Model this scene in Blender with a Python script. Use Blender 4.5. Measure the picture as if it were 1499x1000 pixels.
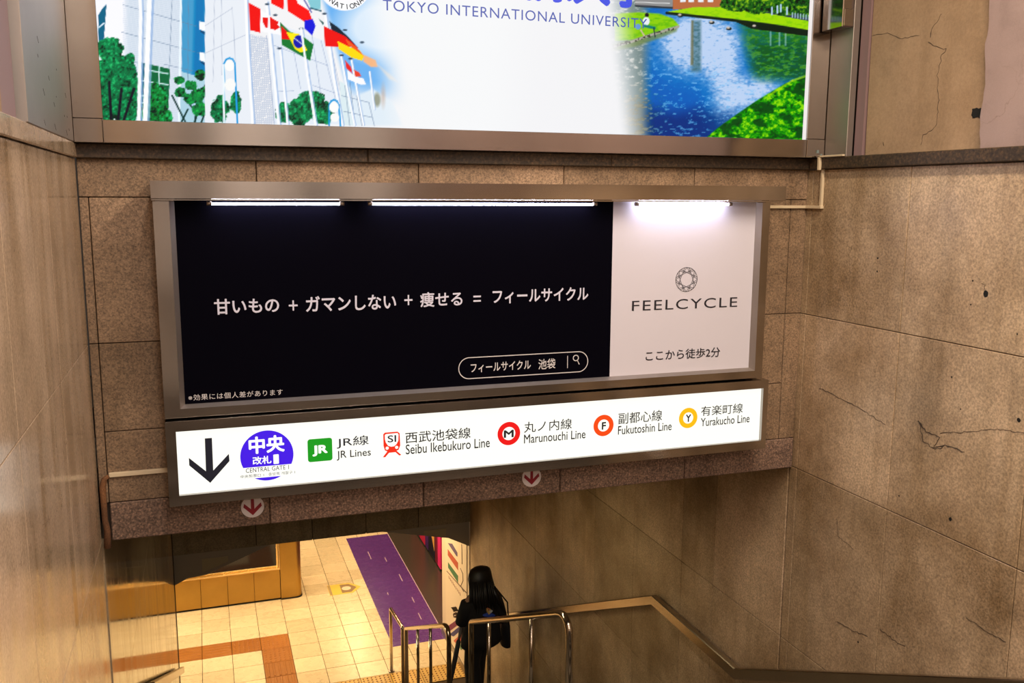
import bpy, bmesh, math, random
import numpy as np
from mathutils import Vector, Matrix
random.seed(7)
for o in list(bpy.data.objects): bpy.data.objects.remove(o)
C = bpy.context.scene.collection
SC = bpy.context.scene
# ------------------------------------------------------------------ camera
F_PX, PITCH, YAW, ROLL = 1328.236, 9.1382, 18.958, 0.2717
_y, _p, _r = map(math.radians, (YAW, PITCH, ROLL))
FWD = Vector((math.sin(_y)*math.cos(_p), math.cos(_y)*math.cos(_p), -math.sin(_p)))
_R0 = Vector((math.cos(_y), -math.sin(_y), 0)); _U0 = _R0.cross(FWD)
RGT = _R0*math.cos(_r) + _U0*math.sin(_r); UPV = -_R0*math.sin(_r) + _U0*math.cos(_r)
cam = bpy.data.cameras.new('camera'); cam.sensor_width = 36; cam.lens = F_PX/1499*36; cam.clip_start = .05
camo = bpy.data.objects.new('camera', cam); C.objects.link(camo)
camo.matrix_world = Matrix(((RGT.x, UPV.x, -FWD.x, 0), (RGT.y, UPV.y, -FWD.y, 0), (RGT.z, UPV.z, -FWD.z, 0), (0, 0, 0, 1)))
SC.camera = camo
# ------------------------------------------------------------------ world, exposure
w = bpy.data.worlds.new('world'); SC.world = w; w.use_nodes = True
w.node_tree.nodes['Background'].inputs[0].default_value = (1, .86, .74, 1)
w.node_tree.nodes['Background'].inputs[1].default_value = .03
SC.view_settings.view_transform = 'Standard'; SC.view_settings.look = 'None'
SC.view_settings.exposure = 0.0; SC.view_settings.gamma = 1; SC.view_settings.use_curve_mapping = False
def area(name, loc, size, power, col, rot=(0, 0, 0)):
    l = bpy.data.lights.new(name, 'AREA'); l.shape = 'RECTANGLE'; l.size, l.size_y = size
    l.energy = power; l.color = col
    o = bpy.data.objects.new(name, l); C.objects.link(o); o.location = loc; o.rotation_euler = rot
    return o
WARM = (1, .83, .64); HALLC = (1, .71, .36); COOL = (1, .88, .80)
# fluorescent fittings on the upper ceiling, over and behind the stair head
area('ceiling_lamp_light', (.35, 1.15, 2.16), (.25, 2.2), 80, COOL)
area('ceiling_lamp_light', (2.1, 1.5, 2.16), (.25, 2.2), 150, WARM)
area('ceiling_lamp_light', (.3, -2.2, 2.16), (.25, 2.4), 90, COOL)
area('ceiling_lamp_light', (2.4, -2.2, 2.16), (.25, 2.4), 90, WARM)
area('ceiling_lamp_light', (1.3, -5.6, 2.16), (2.8, .3), 150, COOL)
# lamps of the lower hall
for X in (.6, 2.6):
    for Y in (12.2, 14.6, 17.2):
        area('hall_lamp_light', (X, Y, -3.79), (.3, 1.3), 48, HALLC)
area('hall_lamp_light', (-1.9, 13.2, -3.79), (.3, 1.3), 40, HALLC)
area('hall_lamp_light', (4.8, 15.2, -3.79), (.3, 1.3), 10, HALLC)
# one lamp in the passage over the landing
area('passage_lamp_light', (1.3, 6.3, -2.02), (1.3, .12), 17, (1, .84, .50))
# ------------------------------------------------------------------ helpers
def ray(x, y): return FWD + RGT*((x-749.5)/F_PX) - UPV*((y-500)/F_PX)
def at(x, y, Y):                       # survey: point of the plane at depth Y
    r = ray(x, y); return r*(Y/r.y)
def atx(x, y, X):
    r = ray(x, y); return r*(X/r.x)
def atz(x, y, Z):
    r = ray(x, y); return r*(Z/r.z)
def L1(c): return c/12.92 if c <= .04045 else ((c+.055)/1.055)**2.4
def S(r, g, b): return (L1(r/255), L1(g/255), L1(b/255), 1)
def newmat(name):
    m = bpy.data.materials.new(name); m.use_nodes = True
    nt = m.node_tree; return m, nt, nt.nodes['Principled BSDF']
def plain(name, col, rough=.5, metal=0, emit=0, spec=.5):
    m, nt, b = newmat(name); b.inputs['Base Color'].default_value = col
    b.inputs['Roughness'].default_value = rough; b.inputs['Metallic'].default_value = metal
    b.inputs['Specular IOR Level'].default_value = spec
    if emit:
        b.inputs['Emission Color'].default_value = col; b.inputs['Emission Strength'].default_value = emit
        b.inputs['Base Color'].default_value = (col[0]*.1, col[1]*.1, col[2]*.1, 1)
    return m
def nd(nt, t, **k):
    n = nt.nodes.new(t)
    for a, v in k.items():
        if a.startswith('i_'): n.inputs[a[2:].replace('_', ' ')].default_value = v
        else: setattr(n, a, v)
    return n
def mapped(nt, scale):
    g = nd(nt, 'ShaderNodeNewGeometry'); m = nd(nt, 'ShaderNodeMapping'); m.inputs['Scale'].default_value = scale
    nt.links.new(g.outputs['Position'], m.inputs['Vector']); return m.outputs[0]
def noise(nt, vec, scale, detail=4, rough=.6):
    n = nd(nt, 'ShaderNodeTexNoise'); n.inputs['Scale'].default_value = scale
    n.inputs['Detail'].default_value = detail; n.inputs['Roughness'].default_value = rough
    nt.links.new(vec, n.inputs['Vector']); return n.outputs['Fac']
def ramp(nt, fac, stops):
    r = nd(nt, 'ShaderNodeValToRGB'); e = r.color_ramp.elements
    e[0].position, e[0].color = stops[0]; e[1].position, e[1].color = stops[-1]
    for p, c in stops[1:-1]:
        k = e.new(p); k.color = c
    nt.links.new(fac, r.inputs[0]); return r.outputs[0]
def mul(nt, a, b, fac=1.0, mode='MULTIPLY'):
    n = nd(nt, 'ShaderNodeMix', data_type='RGBA', blend_type=mode); n.inputs['Factor'].default_value = fac
    nt.links.new(a, n.inputs['A']); nt.links.new(b, n.inputs['B']); return n.outputs['Result']
G = lambda v: (v, v, v, 1)
def stone(name, dark, light, rough=(.3, .55), grain=220, grain_amt=.5, streak=.6, spec=.5, bump=.15, speck=None, blots=.55):
    m, nt, b = newmat(name)
    P = mapped(nt, (1, 1, 1))
    big = noise(nt, P, 1.7, 5, .62)
    col = ramp(nt, big, [(.3, dark), (.7, light)])
    st = noise(nt, mapped(nt, (6, 6, .7)), 1.3, 4, .55)
    col = mul(nt, col, ramp(nt, st, [(.3, (.62, .56, .46, 1)), (.5, G(1)), (.75, (1.13, 1.10, 1.12, 1))]), streak)
    blot = noise(nt, P, 4.5, 6, .7)
    col = mul(nt, col, ramp(nt, blot, [(.32, G(.70)), (.52, G(1)), (.8, G(1.08))]), blots)
    gr = noise(nt, P, grain, 4, .8)
    col = mul(nt, col, ramp(nt, gr, [(.36, G(.35)), (.5, G(1)), (.64, G(1.65))]), grain_amt)
    if speck:
        v = nd(nt, 'ShaderNodeTexVoronoi'); v.inputs['Scale'].default_value = speck
        nt.links.new(P, v.inputs['Vector'])
        col = mul(nt, col, ramp(nt, v.outputs['Distance'], [(.1, (1.9, 1.7, 1.5, 1)), (.35, G(.9)), (.8, G(.35))]), .6)
    # hairline cracks
    d = nd(nt, 'ShaderNodeVectorMath', operation='ADD'); s = nd(nt, 'ShaderNodeTexNoise'); s.inputs['Scale'].default_value = 2.2; s.inputs['Detail'].default_value = 6
    nt.links.new(P, s.inputs['Vector']); nt.links.new(P, d.inputs[0]); nt.links.new(s.outputs['Color'], d.inputs[1])
    vc = nd(nt, 'ShaderNodeTexVoronoi', feature='DISTANCE_TO_EDGE'); vc.inputs['Scale'].default_value = .9
    nt.links.new(d.outputs[0], vc.inputs['Vector'])
    ck = ramp(nt, vc.outputs['Distance'], [(0, (.45, .4, .35, 1)), (.0035, G(1))])
    msk = noise(nt, P, 1.1, 2, .5)
    mx = nd(nt, 'ShaderNodeMix', data_type='RGBA', blend_type='MULTIPLY')
    nt.links.new(ramp(nt, msk, [(.58, G(0)), (.68, G(.7))]), mx.inputs['Factor']); nt.links.new(col, mx.inputs['A']); nt.links.new(ck, mx.inputs['B'])
    col = mx.outputs['Result']
    oi = nd(nt, 'ShaderNodeObjectInfo')
    col = mul(nt, col, ramp(nt, oi.outputs['Random'], [(0, (.86, .84, .80, 1)), (1, (1.1, 1.08, 1.08, 1))]))
    nt.links.new(col, b.inputs['Base Color'])
    rr = nd(nt, 'ShaderNodeMapRange'); rr.inputs['To Min'].default_value = rough[0]; rr.inputs['To Max'].default_value = rough[1]
    rr.inputs['From Min'].default_value = .3; rr.inputs['From Max'].default_value = .7
    nt.links.new(st, rr.inputs['Value']); nt.links.new(rr.outputs[0], b.inputs['Roughness'])
    b.inputs['Specular IOR Level'].default_value = spec
    bp = nd(nt, 'ShaderNodeBump'); bp.inputs['Strength'].default_value = bump; bp.inputs['Distance'].default_value = .004
    nt.links.new(gr, bp.inputs['Height']); nt.links.new(bp.outputs[0], b.inputs['Normal'])
    return m
def steel(name, col=(.41, .37, .335, 1), rough=.12, axis=(.6, .6, 300), var=.05):
    m, nt, b = newmat(name); b.inputs['Metallic'].default_value = 1
    n = noise(nt, mapped(nt, axis), 6, 3, .6); big = noise(nt, mapped(nt, (1, 1, 1)), 3.5, 4, .6)
    base = nd(nt, 'ShaderNodeRGB'); base.outputs[0].default_value = col
    c = mul(nt, base.outputs[0], ramp(nt, n, [(.3, G(.98)), (.7, G(1.01))]))
    c = mul(nt, c, ramp(nt, big, [(.3, G(.86)), (.7, G(1.04))]), .6)
    nt.links.new(c, b.inputs['Base Color'])
    r = nd(nt, 'ShaderNodeMapRange'); r.inputs['To Min'].default_value = rough-var/2; r.inputs['To Max'].default_value = rough+var
    nt.links.new(n, r.inputs['Value']); nt.links.new(r.outputs[0], b.inputs['Roughness'])
    return m
M = {}
M['stone_r'] = stone('warm_stone_right', (.25, .165, .085, 1), (.57, .435, .29, 1), rough=(.3, .5), streak=.5, grain=95, grain_amt=.6, bump=.1)
M['stone_l'] = stone('polished_stone_left', (.34, .245, .16, 1), (.56, .435, .315, 1), rough=(.11, .24), grain=95, grain_amt=.35, streak=.7, bump=0)
M['stone_p'] = stone('mirror_polished_stone', (.20, .15, .09, 1), (.36, .28, .18, 1), rough=(.04, .17), grain=95, grain_amt=.35, streak=.8, spec=.32, bump=0)
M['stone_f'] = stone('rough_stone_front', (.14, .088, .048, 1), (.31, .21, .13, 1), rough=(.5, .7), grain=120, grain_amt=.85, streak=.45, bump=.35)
M['beam_edge'] = stone('granular_beam_stone', (.17, .105, .075, 1), (.34, .225, .165, 1), rough=(.6, .8), grain=110, grain_amt=1, streak=.3, bump=.7, speck=85)
M['granite'] = stone('brown_granite', (.030, .018, .009, 1), (.085, .052, .026, 1), rough=(.5, .6), grain=80, grain_amt=1, streak=.2, speck=60)
M['joint'] = plain('dark_joint', (.045, .03, .02, 1), .9)
M['far_beam'] = stone('grey_olive_stone', (.16, .13, .08, 1), (.24, .20, .13, 1), rough=(.5, .7), grain=60, grain_amt=.5)
M['plaster'] = stone('cracked_plaster', (.25, .165, .092, 1), (.38, .265, .16, 1), rough=(.7, .85), grain=60, grain_amt=.15, streak=.25, bump=.1)
M['mauve'] = stone('mauve_paint', (.32, .235, .22, 1), (.36, .27, .255, 1), rough=(.6, .7), grain_amt=.08, streak=.1, bump=.05)
M['mauve_d'] = plain('dark_mauve_paint', (.22, .14, .14, 1), .6)
M['steel'] = steel('brushed_steel')
M['steel_v'] = steel('brushed_steel_upright', axis=(300, 300, .6))
M['steel_m'] = steel('matt_steel', (.40, .355, .32, 1), .5, axis=(160, 160, 2))
M['steel_d'] = steel('dull_steel', (.36, .31, .28, 1), .34)
M['rail'] = steel('handrail_steel', (.45, .38, .30, 1), .22)
M['chrome'] = steel('tube_steel', (.6, .52, .42, 1), .14, var=.05)
M['brass'] = steel('warm_tinted_steel', (.46, .285, .075, 1), .3, axis=(300, 300, .6))  # counter steel with the hall's warm light tinted into its colour
M['golden_l'] = steel('bright_warm_tinted_steel', (.95, .72, .35, 1), .25)  # frame and ledge steel, warm light likewise put into the colour
M['black'] = plain('black_print', (.0020, .0018, .0042, 1), .6, spec=.01)
M['gap'] = plain('black_gap', (.002, .002, .002, 1), .9)
M['white'] = plain('white_print', (.58, .56, .63, 1), .6, spec=.1)
M['ink'] = plain('white_ink', (.58, .58, .70, 1), .5)
M['ink2'] = plain('grey_ink', (.6, .58, .6, 1), .5)
M['dark'] = plain('dark_ink', (.012, .012, .02, 1), .4)
M['tube'] = plain('lamp_tube', (.80, .80, 1, 1), .5, emit=50)
M['lit'] = plain('backlit_panel', (1, 1, .91, 1), .4, emit=1.02)
M['cream'] = plain('cream_plastic', (.62, .50, .33, 1), .5)
M['rust'] = stone('rusty_iron', (.05, .02, .008, 1), (.28, .12, .04, 1), rough=(.7, .9), grain_amt=.8)
M['tile'] = stone('cream_floor_tile', (.68, .57, .40, 1), (.72, .61, .43, 1), rough=(.24, .32), grain=70, grain_amt=.12, streak=.0, bump=0, blots=.12)
M['grout'] = plain('brown_grout', (.05, .028, .012, 1), .9)
M['tact'] = stone('orange_tactile_tile', (.31, .11, .018, 1), (.37, .145, .03, 1), rough=(.35, .5), grain=60, grain_amt=.15, streak=.0, bump=0, blots=.2)
M['tact2'] = stone('yellow_tactile_tile', (.55, .33, .07, 1), (.64, .42, .12, 1), rough=(.35, .5), grain=60, grain_amt=.2, streak=.0, bump=0)
M['stud'] = plain('dark_stud', (.22, .09, .02, 1), .5)
M['purple'] = stone('purple_floor_film', (.085, .026, .20, 1), (.10, .032, .235, 1), rough=(.24, .3), grain_amt=.0, streak=.0, bump=0, blots=.2)
M['darkfloor'] = plain('dark_floor', (.05, .04, .035, 1), .25)
M['step'] = stone('grey_step_stone', (.10, .085, .07, 1), (.18, .15, .12, 1), rough=(.5, .7))
M['ceil'] = plain('painted_ceiling', (.55, .48, .40, 1), .8)
M['greyboard'] = plain('grey_haunch', (.26, .235, .20, 1), .6)
M['darkwall'] = plain('dark_wall', (.06, .045, .035, 1), .6)
M['board'] = plain('cream_board', (.72, .60, .46, 1), .5)

def wl(o):
    v = Vector((0, 0, 0))
    while o: v += o.location; o = o.parent
    return v
class MB:
    def __init__(s): s.v = []; s.f = []; s.sm = []
    def add(s, vs, fs, smooth=False):
        n = len(s.v); s.v += [tuple(v) for v in vs]; s.f += [tuple(i+n for i in f) for f in fs]; s.sm += [smooth]*len(fs); return s
    def box(s, a, b, bev=0):
        (x0, y0, z0), (x1, y1, z1) = a, b
        x0, x1 = sorted((x0, x1)); y0, y1 = sorted((y0, y1)); z0, z1 = sorted((z0, z1))
        if bev <= 0:
            v = [(x, y, z) for x in (x0, x1) for y in (y0, y1) for z in (z0, z1)]
            return s.add(v, [(0, 1, 3, 2), (4, 6, 7, 5), (0, 4, 5, 1), (2, 3, 7, 6), (0, 2, 6, 4), (1, 5, 7, 3)])
        bm = bmesh.new(); bmesh.ops.create_cube(bm, size=1)
        for v in bm.verts: v.co = Vector(((x0+x1)/2+v.co.x*(x1-x0), (y0+y1)/2+v.co.y*(y1-y0), (z0+z1)/2+v.co.z*(z1-z0)))
        bmesh.ops.bevel(bm, geom=bm.edges[:], offset=bev, segments=1, affect='EDGES')
        bm.verts.index_update(); s.add([v.co.copy() for v in bm.verts], [[v.index for v in f.verts] for f in bm.faces]); bm.free(); return s
    def prism(s, pts, axis, a, b):      # polygon pts in the two other axes, extruded along axis from a to b
        def P(p, t):
            return {'x': (t, p[0], p[1]), 'y': (p[0], t, p[1]), 'z': (p[0], p[1], t)}[axis]
        n = len(pts); v = [P(p, a) for p in pts]+[P(p, b) for p in pts]
        f = [tuple(range(n)), tuple(range(2*n-1, n-1, -1))]+[(i, n+i, n+(i+1) % n, (i+1) % n) for i in range(n)]
        return s.add(v, f)
    def tube(s, path, r, seg=12, smooth=True, rs=None):
        path = [Vector(p) for p in path]; n = len(path); vs = []; u = None
        for i, p in enumerate(path):
            t = (path[min(i+1, n-1)]-path[max(i-1, 0)]).normalized()
            if u is None: u = t.orthogonal().normalized()
            u = (u-t*u.dot(t)).normalized(); w_ = t.cross(u); rr = rs[i] if rs else r
            vs += [p+(u*math.cos(a)+w_*math.sin(a))*rr for a in [2*math.pi*k/seg for k in range(seg)]]
        fs = [(i*seg+k, i*seg+(k+1) % seg, (i+1)*seg+(k+1) % seg, (i+1)*seg+k) for i in range(n-1) for k in range(seg)]
        s.add(vs, fs, smooth); m = len(s.v)-len(vs)
        s.f += [tuple(m+k for k in range(seg))[::-1], tuple(m+(n-1)*seg+k for k in range(seg))]; s.sm += [False, False]; return s
    def loft(s, rings, smooth=True):    # rings: lists of points of equal length
        seg = len(rings[0]); vs = [p for r in rings for p in r]; n = len(rings)
        fs = [(i*seg+k, i*seg+(k+1) % seg, (i+1)*seg+(k+1) % seg, (i+1)*seg+k) for i in range(n-1) for k in range(seg)]
        m = len(s.v); s.add(vs, fs, smooth); s.f += [tuple(m+k for k in range(seg))[::-1], tuple(m+(n-1)*seg+k for k in range(seg))]; s.sm += [smooth, smooth]; return s
    def mesh(s, name, off=Vector((0, 0, 0))):
        me = bpy.data.meshes.new(name); me.from_pydata([(v[0]-off.x, v[1]-off.y, v[2]-off.z) for v in s.v], [], s.f)
        me.polygons.foreach_set('use_smooth', s.sm)
        bm = bmesh.new(); bm.from_mesh(me); bmesh.ops.recalc_face_normals(bm, faces=bm.faces[:]); bm.to_mesh(me); bm.free()
        return me
def obj(name, mb, mat, parent=None, label=None):
    me = mb.mesh(name, wl(parent)) if isinstance(mb, MB) else mb
    o = bpy.data.objects.new(name, me); C.objects.link(o); o.parent = parent
    if mat: me.materials.clear(); me.materials.append(mat)
    if label: o['label'] = label
    return o
def thing(name, label, cat, loc, group=None):
    o = bpy.data.objects.new(name, None); C.objects.link(o); o.location = loc; o.empty_display_size = .1
    o['label'] = label; o['category'] = cat
    if group: o['group'] = group
    return o
def tag(o, label, cat, group=None):
    o['label'] = label; o['category'] = cat
    if group: o['group'] = group
    return o
def struct(name, mb, mat, label=None):
    o = obj(name, mb, mat); o['kind'] = 'structure'
    if label: o['label'] = label
    return o
def box(a, b, bev=0): return MB().box(a, b, bev)
_pc = {}
def piece(name, a, b, mat, parent, bev=.0025):   # a small block, mesh data shared between equal sizes
    a = Vector(a); b = Vector(b); d = b-a; key = (name, round(d.x, 4), round(d.y, 4), round(d.z, 4), mat.name)
    if key not in _pc:
        me = MB().box(-d/2, d/2, bev).mesh(name); me.materials.append(mat); _pc[key] = me
    o = bpy.data.objects.new(name, _pc[key]); C.objects.link(o); o.parent = parent; o.location = (a+b)/2-wl(parent)
    return o

# ------------------------------------------------------------------ measures (metres, eye at the origin)
D = 4.22; XL, XR = -.472, 3.150; XL2 = -.468
ZC0, ZC1 = .145, .205           # coping
ZB = -1.528                     # underside of the front beam
ZLAND, ZH = -3.85, -6.4         # landing, hall floor
Y1, Y2, Y3 = 4.61, 5.71, 10.81  # landing start, end, foot of the stairs
GAP = .0035
ROWS = [ZC0, -.64, -1.523, -2.575, -3.63, -4.72, -5.8, -6.9]
# ---- right wall
wr = struct('wall_right', MB().box((XR+.03, -.7, -7.0), (XR+.20, 4.22, ZC0)).box((XR+.03, 4.22, -7.0), (XR+.20, Y3, -1.3)), M['joint'], 'brown stone-panelled wall on the right')
ys = [-.7, -.34, .42, 1.18, 1.94, 2.70, 3.46, 4.175]
for i in range(len(ROWS)-1):
    for j in range(len(ys)-1):
        if ROWS[i] < -3.85 and j < 5: continue
        if ROWS[i] < -2.6 and j < 3: continue
        piece('panel', (XR, ys[j]+GAP/2, ROWS[i+1]+GAP/2), (XR+.03, ys[j+1]-GAP/2, ROWS[i]-GAP/2), M['stone_r'], wr)
    piece('panel', (XR, 4.175+GAP/2, ROWS[i+1]+GAP/2), (XR+.03, 4.245-GAP/2, ROWS[i]-GAP/2), M['stone_r'], wr)
ys2 = [4.255, 5.0, 5.42, 6.17, 6.92, 7.66, 8.40, 9.15, 9.98, Y3]
for i in range(2, len(ROWS)-1):
    for j in range(len(ys2)-1):
        piece('panel', (XR, ys2[j]+GAP/2, ROWS[i+1]+GAP/2), (XR+.03, ys2[j+1]-GAP/2, ROWS[i]-GAP/2), M['stone_r'], wr)
# ---- left walls
wlf = struct('wall_left', box((XL-.20, -.7, -7.0), (XL-.03, 4.22, ZC0)), M['joint'], 'polished stone-panelled wall on the left')
ysl = [-.7, .2, 1.0, 1.8, 2.6, 3.4, 4.215]
for i in range(len(ROWS)-1):
    for j in range(len(ysl)-1):
        if ROWS[i] < -3.85 and j < 4: continue
        piece('panel', (XL-.03, ysl[j]+.0012, ROWS[i+1]+GAP/2), (XL, ysl[j+1]-.0012, ROWS[i]-GAP/2), M['stone_l'], wlf, .0012)
wll = struct('wall_left_lower', box((XL2-.20, 4.24, -7.0), (XL2-.03, Y3, -1.3)), M['joint'], 'polished stone wall beside the lower flight')
obj('end_strip', box((XL2-.03, Y3, -7.0), (XL2+.006, Y3+.012, -3.4)), M['gap'], wll)
ysl2 = [4.24, 4.75, 6.0, 7.2, 8.4, 9.6, Y3]
for i in range(2, len(ROWS)-1):
    for j in range(len(ysl2)-1):
        piece('panel', (XL2-.03, ysl2[j]+.001, ROWS[i+1]+.001), (XL2, ysl2[j+1]-.001, ROWS[i]-.001), M['stone_p'], wll, .0008)
# ---- front wall / beam over the passage
wf = struct('wall_front', box((XL+.002, D+.03, ZB+.004), (XR+.15, D+.5, ZC0)), M['joint'], 'stone-faced beam across the stairs')
xs = [XL+.002, .252, .984, 1.716, 2.448, XR-.001]
for a, b in zip(xs[:-1], xs[1:]):
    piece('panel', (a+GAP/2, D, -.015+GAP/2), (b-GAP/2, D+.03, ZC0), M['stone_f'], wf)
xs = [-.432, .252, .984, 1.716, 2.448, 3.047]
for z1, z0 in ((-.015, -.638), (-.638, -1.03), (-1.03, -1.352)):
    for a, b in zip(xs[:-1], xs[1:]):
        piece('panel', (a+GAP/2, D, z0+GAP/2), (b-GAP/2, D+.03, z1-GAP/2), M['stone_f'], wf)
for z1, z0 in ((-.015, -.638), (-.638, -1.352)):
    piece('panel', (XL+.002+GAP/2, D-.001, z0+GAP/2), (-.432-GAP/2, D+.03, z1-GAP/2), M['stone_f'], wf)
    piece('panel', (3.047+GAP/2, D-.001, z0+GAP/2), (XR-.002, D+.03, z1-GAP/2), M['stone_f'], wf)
xs = [-.432, .254, .99, 1.718, 2.45, XR-.002]
for a, b in zip(xs[:-1], xs[1:]):
    piece('panel', (a+GAP/2, D-.004, ZB), (b-GAP/2, D+.03, -1.352-GAP/2), M['beam_edge'], wf, .005)
# ---- coping
for nm, a, b, lab in (('trim_1', (XL, D-.035, ZC0), (XR+.02, D+.2, ZC1), 'dark granite coping under the billboard'),
                      ('trim_2', (XR-.028, -.7, ZC0+.001), (XR+.2, D-.036, ZC1+.001), 'brown granite coping on the right wall'),
                      ('trim_3', (XL-.2, -.7, ZC0+.001), (XL+.012, D-.036, ZC1+.001), 'stone coping on the left wall')):
    t = struct(nm, box((a[0]+.004, a[1]+.004, a[2]+.002), (b[0]-.004, b[1]-.004, b[2]-.002)), M['joint'], lab)
    ax = 0 if nm == 'trim_1' else 1; n = 3 if ax == 0 else 3
    for k in range(n):
        p, q = list(a), list(b); L = (b[ax]-a[ax])/n; p[ax] = a[ax]+k*L+.0012; q[ax] = a[ax]+(k+1)*L-.0012
        piece('coping_stone', p, q, M['stone_l'] if nm == 'trim_3' else M['granite'], t, .004)
# ---- upper walls above the copings
ZT = 2.2
wu = struct('wall_right_upper', box((3.27, -7.5, ZC1), (3.42, 4.1, ZT)), M['joint'], 'wall above the right coping')
pl = obj('plaster', MB().prism([(3.12, ZC1+.002), (3.86, ZC1+.002), (3.868, .7), (3.872, ZT-.01), (3.14, ZT-.01), (3.135, .95), (3.128, .7), (3.13, .5), (3.118, .42)], 'x', 3.215, 3.27), M['plaster'], wu, 'cracked tan plaster strip')
mv = MB()
zz = np.linspace(ZC1+.002, ZT-.01, 60)
edge = [(3.116+.006*math.sin(z*23)+random.uniform(-.004, .004)+.02*max(0, z-.4), z) for z in zz]
mv.prism([(-7.4, ZC1+.002)]+edge+[(-7.4, ZT-.01)], 'x', 3.185, 3.268)
obj('painted_lining', mv, M['mauve'], wu, 'mauve-grey painted wall with a ragged edge')
obj('painted_strip', box((3.205, 3.874, ZC1+.002), (3.268, 3.935, ZT-.01)), M['mauve_d'], wu, 'dark mauve strip beside the steel')
rg = MB(); c0 = Vector((3.2135, 3.167, .362)); pts = []
for k in range(26):
    a = 2*math.pi*k/26; r = (.036/max(abs(math.cos(a)), .3)*.75, .026/max(abs(math.sin(a)), .3)*.75)
    pts.append((c0.y+math.cos(a)*min(r[0], .045)*random.uniform(.8, 1.15), c0.z+math.sin(a)*min(r[1], .026)*random.uniform(.8, 1.2)))
rg.prism(pts, 'x', 3.2125, 3.216); obj('hole', rg, M['gap'], wu, 'ragged dark hole in the plaster')
def crack(parent, fn, pts, wpx, mat=None, jitter=1.2, name='crack'):
    P = []
    for (x0, y0), (x1, y1) in zip(pts[:-1], pts[1:]):
        n = max(2, int(math.hypot(x1-x0, y1-y0)/4))
        for k in range(n): P.append((x0+(x1-x0)*k/n+random.uniform(-jitter, jitter), y0+(y1-y0)*k/n+random.uniform(-jitter, jitter)))
    P.append(pts[-1]); m = MB(); Q = [fn(*p) for p in P]
    m.tube(Q, .001, 4, False, rs=[wpx*random.uniform(.5, 1.3) for _ in Q]); return obj(name, m, mat or M['joint'], parent)
fx = lambda X: (lambda x, y: atx(x, y, X))
cr = fx(3.2145)
crack(wu, cr, [(1378, 20), (1366, 40), (1362, 55)], .0014); crack(wu, cr, [(1360, 62), (1374, 70), (1386, 72), (1379, 80), (1372, 110), (1374, 150), (1370, 185), (1352, 198), (1348, 212)], .0012)
crack(wu, cr, [(1276, 52), (1290, 50), (1298, 48), (1320, 56), (1346, 52)], .001); crack(wu, cr, [(1293, 208), (1294, 214)], .0014)
wul = struct('wall_left_upper', box((XL-.35, -7.5, ZC1), (XL-.10, 4.15, ZT)), M['joint'], 'wall above the left coping')
obj('painted_strip', box((XL-.1, 2.80, ZC1+.002), (XL-.012, 3.012, ZT-.01)), M['mauve_d'], wul, 'dark mauve strip')
obj('plaster', box((XL-.1, -7.4, ZC1+.002), (XL-.010, 2.796, ZT-.01)), M['plaster'], wul, 'tan plaster')
obj('gap_lining', box((XL-.1, 3.014, ZC1+.002), (XL-.06, 3.05, ZT-.01)), M['gap'], wul)
# ---- stairs
st = struct('stairs', MB().prism([(.1, -2.0), (.1, -1.8), (Y1-.05, ZLAND-.25), (Y2-.05, ZLAND-.25), (Y3-.3, ZH-.02), (Y3-.3, -7.0), (.1, -7.0)], 'x', XL+.0, XR-.0), M['joint'], 'two flights of stone steps with a landing')
for k in range(15):
    y1 = Y1-.3*k; z = ZLAND+.15*(k+1)
    piece('step', (XL+.004, y1-.33, z-.15), (XR-.004, y1, z), M['step'], st, .006)
piece('landing_slab', (XL2+.004, Y1-.3, ZLAND-.15), (XR-.004, Y2, ZLAND), M['step'], st, .006)
for k in range(16):
    y0 = Y2+.3*k; z = ZLAND-.15*(k+1)
    piece('step', (XL2+.004, y0-.02, z-.15), (XR-.004, y0+.3, z), M['step'], st, .006)
fu = struct('floor_upper', box((-1.6, -7.5, -1.75), (4.4, .11, ZLAND+.15*15)), M['step'], 'floor of the upper concourse')
# ---- hall floor with tiles
fl = struct('floor', box((-4, Y3-.35, ZH-.25), (7, 19.5, ZH-.012)), M['grout'], 'tiled floor of the lower hall')
TX = [.164+.4*k for k in range(-3, 8)]; TY = [10.93+.4*k for k in range(0, 17)]
def tile_mesh(name, mat, bars=None, dots=False, small=False):
    m = MB().box((-.1965, -.1965, -.012), (.1965, .1965, 0), .0015)
    if bars:
        for k in range(5):
            c = -.15+.075*k
            if bars == 'x': m.prism([(c-.016, 0), (c-.009, .006), (c+.009, .006), (c+.016, 0)], 'x', -.18, .18)
            else: m.prism([(c-.016, 0), (c-.009, .006), (c+.009, .006), (c+.016, 0)], 'y', -.18, .18)
    if dots:
        for a in range(6):
            for b in range(6):
                x, y = -.16+.064*a, -.16+.064*b
                v = [(x+r*math.cos(t), y+r*math.sin(t), z) for r, z in ((.017, 0), (.010, .006)) for t in [math.pi/3*k for k in range(6)]]
                m.add(v, [(k, (k+1) % 6, 6+(k+1) % 6, 6+k) for k in range(6)]+[tuple(range(6, 12))])
    me = m.mesh(name); me.materials.append(mat); return me
tm = dict(p=tile_mesh('tile', M['tile']), bx=tile_mesh('tactile_tile', M['tact'], 'x'), by=tile_mesh('tactile_tile', M['tact'], 'y'),
          d=tile_mesh('tactile_tile', M['tact'], None, True), y=tile_mesh('tactile_tile', M['tact2']))
sd = MB()
for a in range(7):
    for b in range(7):
        x, y = -.165+.055*a, -.165+.055*b
        v = [(x+r*math.cos(t), y+r*math.sin(t), z) for r, z in ((.013, 0), (.008, .006)) for t in [math.pi/3*k for k in range(6)]]
        sd.add(v, [(k, (k+1) % 6, 6+(k+1) % 6, 6+k) for k in range(6)]+[tuple(range(6, 12))])
sdm = sd.mesh('studs'); sdm.materials.append(M['stud'])
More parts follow.
